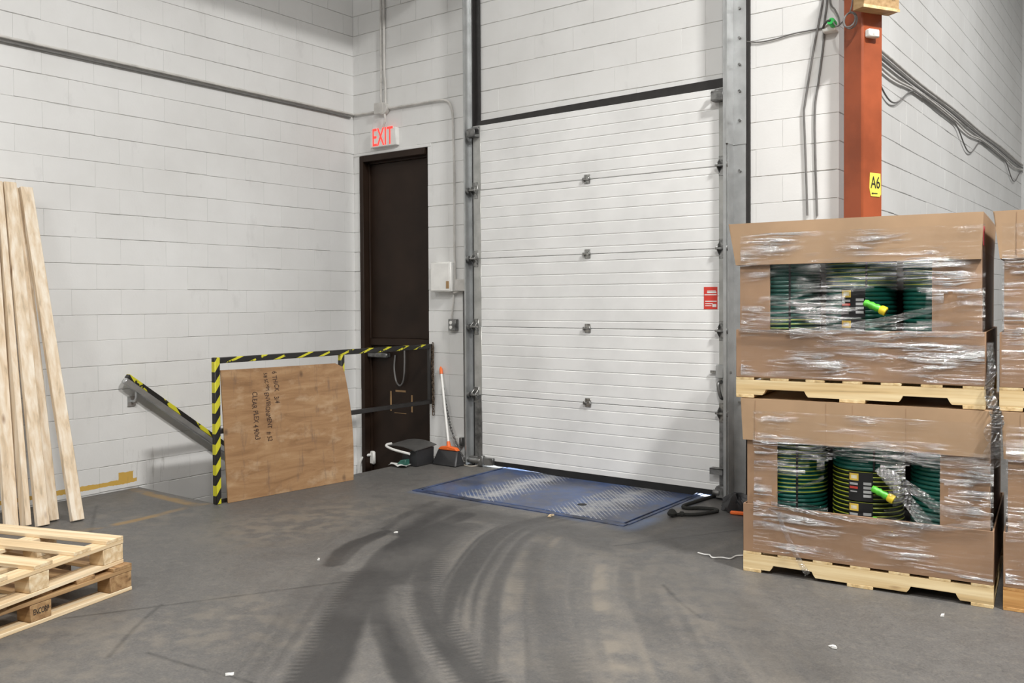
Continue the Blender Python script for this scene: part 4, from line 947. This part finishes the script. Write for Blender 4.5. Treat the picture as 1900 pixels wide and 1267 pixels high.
# ------------------------------------------------------------------ hose loads on the right
LA = math.atan2(0.12, 1.257)
LD = Vector((math.cos(LA), math.sin(LA), 0)); LN = Vector((-math.sin(LA), math.cos(LA), 0))
BWID, BDEP = 1.245, 1.03
def stringer_pallet(loc, wd, label, w=BWID):
    r = root('pallet', loc, label, 'pallet', 'pallets under the hose boxes', rz=LA)
    def strg():
        pr = [(0, 0.018), (0.148, 0.018), (0.158, 0.030), (0.168, 0.050), (0.375, 0.050), (0.385, 0.030), (0.395, 0.018),
              (w-0.395, 0.018), (w-0.385, 0.030), (w-0.375, 0.050), (w-0.168, 0.050), (w-0.158, 0.030), (w-0.148, 0.018), (w, 0.018), (w, 0.100), (0, 0.100)]
        return pr
    for y in (0.0, BDEP/2-0.019, BDEP-0.038):
        MB().prism(strg(), y, y+0.038, 'y').part('stringer', wd[0], r, local=True)
    for k in range(7):
        x = k*(w-0.10)/6; MB().box((x, 0.0, 0.100), (x+0.10, BDEP, 0.114)).part('deck_board', wd[1], r, 0.0015, local=True)
    for x in (0.0, w/2-0.065, w-0.10):
        MB().box((x, -0.001, 0.0), (x+(0.10 if x != w/2-0.065 else 0.13), BDEP, 0.018)).part('bottom_board', wd[1], r, 0.0015, local=True)
    return r
LABEL = plain('label_paper', (0.75, 0.74, 0.72), 0.5)
RSTK = plain('red_label', (0.55, 0.03, 0.05), 0.5)
def gaylord(loc, label, flare, side=None, h_tray=0.268, z_lid=0.628, h_box=0.86, red=False, bulge=0.0):
    """tray, sleeve with a cut-out front, lid; local x along the front, y to the back, z up"""
    r = root('cardboard_box', loc, label, 'box', 'stretch-wrapped boxes of garden hoses', rz=LA)
    W_, D_, T = BWID, BDEP, 0.008
    x0, x1, y0, y1 = 0.018, W_-0.018, 0.018, D_-0.012
    w0, w1, wz0, wz1 = 0.185, 1.003, 0.235, z_lid+0.02
    sv = MB()
    sv.box((x0, y0, 0.01), (w0, y0+T, h_box-0.02)); sv.box((w1, y0, 0.01), (x1, y0+T, h_box-0.02)); sv.box((w0, y0, 0.01), (w1, y0+T, wz0)); sv.box((w0, y0, wz1), (w1, y0+T, h_box-0.02))
    sv.box((x0, y0+T, 0.01), (x0+T, y1, h_box-0.02)); sv.box((x1-T, y0+T, 0.01), (x1, y1, h_box-0.02)); sv.box((x0, y1-T, 0.01), (x1, y1, h_box-0.02))
    s_ = sv.part('sleeve', CARD, r, local=True)
    ty = MB()
    ty.box((0, 0, 0), (W_, T, h_tray)); ty.box((0, D_-T, 0), (W_, D_, h_tray)); ty.box((0, T, 0), (T, D_-T, h_tray)); ty.box((W_-T, T, 0), (W_, D_-T, h_tray)); ty.box((T, T, 0), (W_-T, D_-T, 0.006))
    ty.part('tray', CARDT, r, 0.002, local=True)
    # lid with flaring, slightly bowed sides
    ld = MB(); f = flare
    def skirt(p0, p1, q0, q1, off):
        def fn(a, b):
            bow = bulge*math.sin(PI*a)
            p = [p0[i]*(1-a)*(1-b)+p1[i]*a*(1-b)+q0[i]*(1-a)*b+q1[i]*a*b for i in range(3)]
            p[1] -= bow*(1-b)*(1 if off[1] > 0 else 0); p[2] += bow*0.5*b; return tuple(p)
        ld.slab(fn, 9, 4, off)
    a0, b0 = z_lid, h_box
    skirt((0.0, -0.004, a0), (W_-0.02, -0.004, a0), (-f, -0.008, b0), (W_-0.01, -0.008, b0), (0, 0.007, 0))
    skirt((W_-0.02, -0.004, a0), (W_-0.02, D_, a0), (W_-0.01, -0.008, b0), (W_-0.01, D_+f, b0), (-0.007, 0, 0))
    skirt((0.0, D_, a0), (0.0, -0.004, a0), (-f, D_+f, b0), (-f, -0.008, b0), (0.007, 0, 0))
    skirt((W_-0.02, D_, a0), (0.0, D_, a0), (W_-0.01, D_+f, b0), (-f, D_+f, b0), (0, -0.007, 0))
    ld.box((-f, -0.008, b0-0.006), (W_-0.01, D_+f, b0))
    lid = ld.part('lid', CARDC, r, local=True)
    for xx in (0.07, 0.45, 0.585, 0.845):
        if not red: MB().box((xx, -0.0095, a0+0.004), (xx+0.0022, -0.0035, b0-0.008)).part('crease', CARD, lid, local=True)
    if red: MB().box((W_-0.0135, 0.03, a0+0.07), (W_-0.0115, 0.12, a0+0.165)).part('sticker', RSTK, lid, local=True, label='red sticker on the lid side')
    lb = MB().box((x1, 0.10, 0.36), (x1+0.0015, 0.19, 0.48)).part('side_label', LABEL, s_, local=True, label='white shipping label')
    ln = MB()
    for k in range(5): ln.box((x1+0.0015, 0.115, 0.375+0.02*k), (x1+0.0022, 0.175-0.012*(k % 2), 0.383+0.02*k))
    ln.part('printed_lines', INK, lb, local=True)
    return r
def film_front(parent, m, zlo, zhi, x_lo, x_hi, prof, seed, name='stretch_film', amp=0.0035, skew=0.0, holes=()):
    rs = np.random.RandomState(seed); ph = rs.rand(8)*6
    def fn(a, b):
        x = x_lo+(x_hi-x_lo)*a; z = zlo+(zhi-zlo)*b + skew*(a-0.5)
        w = amp*(math.sin(z*95+x*3+ph[0])+0.6*math.sin(z*41-x*5+ph[1])+0.5*math.sin(z*170+x*7+ph[2])+0.3*math.sin(x*31+ph[3]+z*20))
        return (x, prof(z)-0.004-abs(amp)*2+w, z)
    mb = MB().grid(fn, 60, 80); keep = []
    for f in mb.f:
        c = np.mean([mb.v[i] for i in f], axis=0)
        keep.append(all(((c[0]-hx)/hw)**2+((c[2]-hz)/hh)**2 > 1+0.25*math.sin(c[0]*37+seed)+0.2*math.sin(c[2]*61) for hx, hz, hw, hh in holes))
    mb.f = [f for f, k in zip(mb.f, keep) if k]; mb.m = [0]*len(mb.f)
    return mb.part(name, m, parent, local=True, label='clear stretch film with bright creases')
# garden hose coils
HG = plain('green_hose', (0.008, 0.085, 0.065), 0.28, var=0.1, scale=20)
HK = plain('dark_hose', (0.008, 0.016, 0.010), 0.32, var=0.1, scale=20)
HY = plain('hose_stripe', (0.34, 0.38, 0.03), 0.35, var=0.1, scale=20)
LIME = plain('lime_grip', (0.10, 0.52, 0.04), 0.35, var=0.25, scale=25)
YFIT = plain('yellow_fitting', (0.80, 0.60, 0.03), 0.35, var=0.1)
CRD = plain('black_card', (0.012, 0.012, 0.013), 0.4)
PGREY = plain('grey_print', (0.42, 0.42, 0.42), 0.5); PRED = plain('red_print', (0.6, 0.06, 0.04), 0.5); PGOLD = plain('gold_print', (0.75, 0.52, 0.08), 0.45); PWHITE = plain('cream_print', (0.8, 0.77, 0.6), 0.5)
def coil_mesh(stripe):
    mb = MB(); R, r, n, k = 0.173, 0.0117, 36, 14
    for t in range(7):
        zc = r + t*2*r*0.985; vs = []; fs = []
        for i in range(n):
            th = 2*PI*i/n; w = 0.0015*math.sin(3*th+t)
            for j in range(k):
                ph = 2*PI*j/k
                vs.append(((R+w+r*math.cos(ph))*math.cos(th), (R+w+r*math.cos(ph))*math.sin(th), zc+r*math.sin(ph)))
        o = len(mb.v); mb.v += vs
        for i in range(n):
            for j in range(k):
                mb.f.append(tuple(o+q for q in (i*k+j, ((i+1) % n)*k+j, ((i+1) % n)*k+(j+1) % k, i*k+(j+1) % k)))
                mb.m.append(1 if (stripe and j == (1 if stripe == 1 else 0)) else 0)
    return mb.mesh('hose_coil', [HG if stripe != 1 else HK, HY])
CM = [coil_mesh(0), coil_mesh(1), coil_mesh(2)]
band = MB()
for th in (-1.25, 0.9):
    band.grid(lambda a, b: (0.1862*math.cos(th+(a-0.5)*0.06), 0.1862*math.sin(th+(a-0.5)*0.06), 0.002+0.160*b), 3, 2)
BANDM = band.mesh('tie_strap', CRD, fixn=False)
CH = 0.163
def coil(loc, kind, label, group, tagd=False, fit=False):
    r = root('hose_coil', loc, label, 'hose coil', group, rz=LA)
    o = bpy.data.objects.new('hose', CM[kind]); COL.objects.link(o); o.parent = r; ROOT[o] = ROOT[r]
    if not tagd:
        o = bpy.data.objects.new('tie_strap', BANDM); COL.objects.link(o); o.parent = r
    if tagd:
        R = 0.1875
        def arc(t0, t1, z0, z1, rr=R):
            return MB().slab(lambda a, b: (rr*math.cos(t0+(t1-t0)*a), rr*math.sin(t0+(t1-t0)*a), z0+(z1-z0)*b), 9, 2, (0.0, 0.0015, 0))
        cd_ = arc(-1.95, -1.28, 0.004, 0.158).part('card_band', CRD, r, local=True, label='black printed card band')
        def pr(t0, t1, z0, z1, m, nm='print'): arc(t0, t1, z0, z1, R+0.0022).part(nm, m, cd_, local=True)
        pr(-1.92, -1.66, 0.112, 0.150, PGOLD, 'emblem'); pr(-1.87, -1.71, 0.122, 0.140, PWHITE, 'emblem')
        pr(-1.91, -1.68, 0.088, 0.100, PGREY); pr(-1.91, -1.68, 0.068, 0.080, PRED); pr(-1.89, -1.70, 0.050, 0.056, PGREY)
        for k in range(4): pr(-1.53, -1.32, 0.026+k*0.022, 0.040+k*0.022, PGREY)
    if fit:
        p0, p1 = Vector((0.055, -0.212, 0.085)), Vector((0.165, -0.222, 0.035)); d = (p1-p0).normalized(); L = (p1-p0).length
        pts = [p0+d*L*t for t in (0, 0.1, 0.22, 0.34, 0.46, 0.58, 0.7)]
        g = MB().tube(pts, [0.016, 0.020, 0.017, 0.021, 0.017, 0.021, 0.018], 12).part('grip', LIME, r, local=True, label='lime green hose grip')
        MB().tube([p0+d*L*0.7, p0+d*L*0.76, p0+d*L*0.98, p0+d*L], [0.019, 0.024, 0.024, 0.020], 12).part('coupling', YFIT, g, local=True)
        MB().tube([p0+d*L*0.99, p0+d*L*1.004], 0.014, 12).part('opening', BLACK, g, local=True)  # black disc paints the shade inside the hose end
    return r
BASE = Vector((4.937, -1.692, 0))
def at(s, d, z): return tuple(BASE + LD*s + LN*d + Vector((0, 0, z)))
def load(s0, d0, zb, wd, names, flare, coils, red=False, cg=''):
    stringer_pallet(at(s0, d0, zb), wd, names[0])
    zz = zb+0.1145
    g = gaylord(at(s0, d0, zz), names[1], flare, red=red, bulge=0.006)
    if coils:
        for lv_ in range(4):
            for c in range(3):
                k, tg, ft = coils[lv_][c]
                pile = ('door-side pile', 'middle pile', 'stack-side pile')[c]
                hue = ('dark green', 'yellow-striped black', 'thin-striped green')[k]
                lb = '%s hose coil%s, %s in the %s, %s box' % (hue, ' with card band' if tg else '', ('lowest', 'second up', 'third up', 'topmost')[lv_], pile, cg)
                coil(at(s0+0.222+0.40*c, d0+0.245, zz+0.0065+CH*lv_*0.998), k, lb, 'hose coils in the %s box' % cg, tg, ft)
    return g
G0, G1, GS = (0, False, False), (1, False, False), (2, False, False)
low = [[G0, G0, G0], [G0, (1, True, True), G0], [GS, (1, True, True), G0], [GS, G0, G0]]
upp = [[GS, G0, G1], [GS, (0, True, True), G0], [G0, (0, True, True), G0], [G0, GS, GS]]
A_lo = load(0.0, 0.0, 0.0, YELW, ('pale notched pallet on the floor under the lower open-fronted hose box', 'lower brown hose box with torn film over its window, on the floor pallet'), 0.012, low, cg='lower')
Z2 = 0.1145+0.86+0.004
A_up = load(-0.04, 0.0, Z2, YELW, ('pale notched pallet between the two open-fronted hose boxes', 'upper brown hose box with glossy film over its window, below the A6 card'), 0.04, upp, True, 'upper')
SB = 1.285
B_lo = load(SB, 0.01, 0.0, ORGW, ('orange-toned pallet under the box stack beside the hose boxes', 'lower wrapped box on the orange-toned pallet'), 0.01, None)
B_up = load(SB-0.02, 0.01, Z2, YELW, ('pale pallet between the two boxes of the neighbouring stack', 'upper wrapped box of the stack beside the upper hose box'), 0.03, None)
def prof(z): return 0.0 if z < 0.28 else (0.016*min(1, (z-0.28)/0.05) if z < 0.58 else 0.016-0.024*min(1, (z-0.58)/0.05))
film_front(A_lo, FILM, 0.02, 0.80, 0.06, BWID-0.002, prof, 1, holes=[(0.56, 0.40, 0.24, 0.16), (0.30, 0.37, 0.13, 0.08), (0.92, 0.44, 0.10, 0.12)])
film_front(A_up, FILM2, 0.01, 0.80, 0.03, BWID-0.002, prof, 5, holes=[(0.80, 0.40, 0.19, 0.10), (1.09, 0.42, 0.03, 0.045)])
film_front(B_lo, FILM2, 0.02, 0.80, 0.01, BWID-0.002, prof, 8)
film_front(B_up, FILM, 0.02, 0.80, 0.01, BWID-0.002, prof, 9)
# bunched film: strips across the windows, a tail on the front and one hanging between the stacks
BUNCH = film_mat('bunched_film', 0.22, 0.75, 8.1)
def strip(parent, pts, w, name='film_strip', th=0.004, nseg=8, tw=1.0):
    P = spl(pts, nseg); n = len(P)
    def fn(a, b):
        i = min(int(a*(n-1)), n-1); p = P[i]; ww = w[0]*(1-a)+w[1]*a
        off = (b-0.5)*ww; r1 = math.sin(i*1.7)*0.6+math.sin(i*0.9+b*8)*0.4
        j = min(i+1, n-1); k = max(i-1, 0); d = np.array(P[j])-np.array(P[k]); L = math.hypot(d[0], d[2])+1e-9
        nx_, nz_ = -d[2]/L, d[0]/L
        return (p[0]+nx_*off, p[1]+th*1.6*math.sin(b*13+i*2.1)*tw-th, p[2]+nz_*off+0.002*r1)
    return MB().grid(fn, n, 7).part(name, BUNCH, parent, local=True, label='bunched strand of stretch film')
strip(A_lo, [(0.185, 0.005, 0.345), (0.30, 0.0, 0.385), (0.40, -0.005, 0.43), (0.44, -0.004, 0.46)], (0.012, 0.02))
strip(A_lo, [(0.16, -0.006, 0.285), (0.35, -0.008, 0.262), (0.55, -0.010, 0.25), (0.8, -0.01, 0.255), (1.02, -0.01, 0.262), (1.24, -0.012, 0.31)], (0.02, 0.035))
strip(A_lo, [(0.715, -0.012, 0.535), (0.80, -0.03, 0.45), (0.87, -0.03, 0.37), (0.92, -0.02, 0.30), (0.95, -0.012, 0.255)], (0.05, 0.07), nseg=12)
strip(A_lo, [(0.73, -0.012, 0.53), (0.82, -0.03, 0.48), (0.92, -0.03, 0.42), (1.0, -0.02, 0.36), (1.10, -0.012, 0.33)], (0.05, 0.05), nseg=12)
strip(A_lo, [(0.20, -0.016, 0.24), (0.235, -0.02, 0.15), (0.29, -0.02, 0.04), (0.33, -0.022, -0.03), (0.36, -0.02, -0.075)], (0.022, 0.035))
strip(A_up, [(0.30, -0.008, 0.245), (0.55, -0.01, 0.275), (0.8, -0.01, 0.325), (1.04, -0.008, 0.39), (1.24, -0.012, 0.43)], (0.06, 0.02))
strip(A_up, [(0.02, -0.014, 0.262), (0.4, -0.016, 0.25), (0.62, -0.018, 0.215), (0.9, -0.016, 0.255), (1.24, -0.014, 0.262)], (0.02, 0.03))
tl = strip(A_up, [(1.265, 0.0, 0.22), (1.272, -0.012, 0.08), (1.262, -0.02, -0.02), (1.285, -0.03, -0.10), (1.30, -0.03, -0.17), (1.272, -0.03, -0.22), (1.30, -0.035, -0.27), (1.275, -0.03, -0.34), (1.30, -0.03, -0.385)], (0.03, 0.085), 'film_tail', 0.009, 10, 1.0)
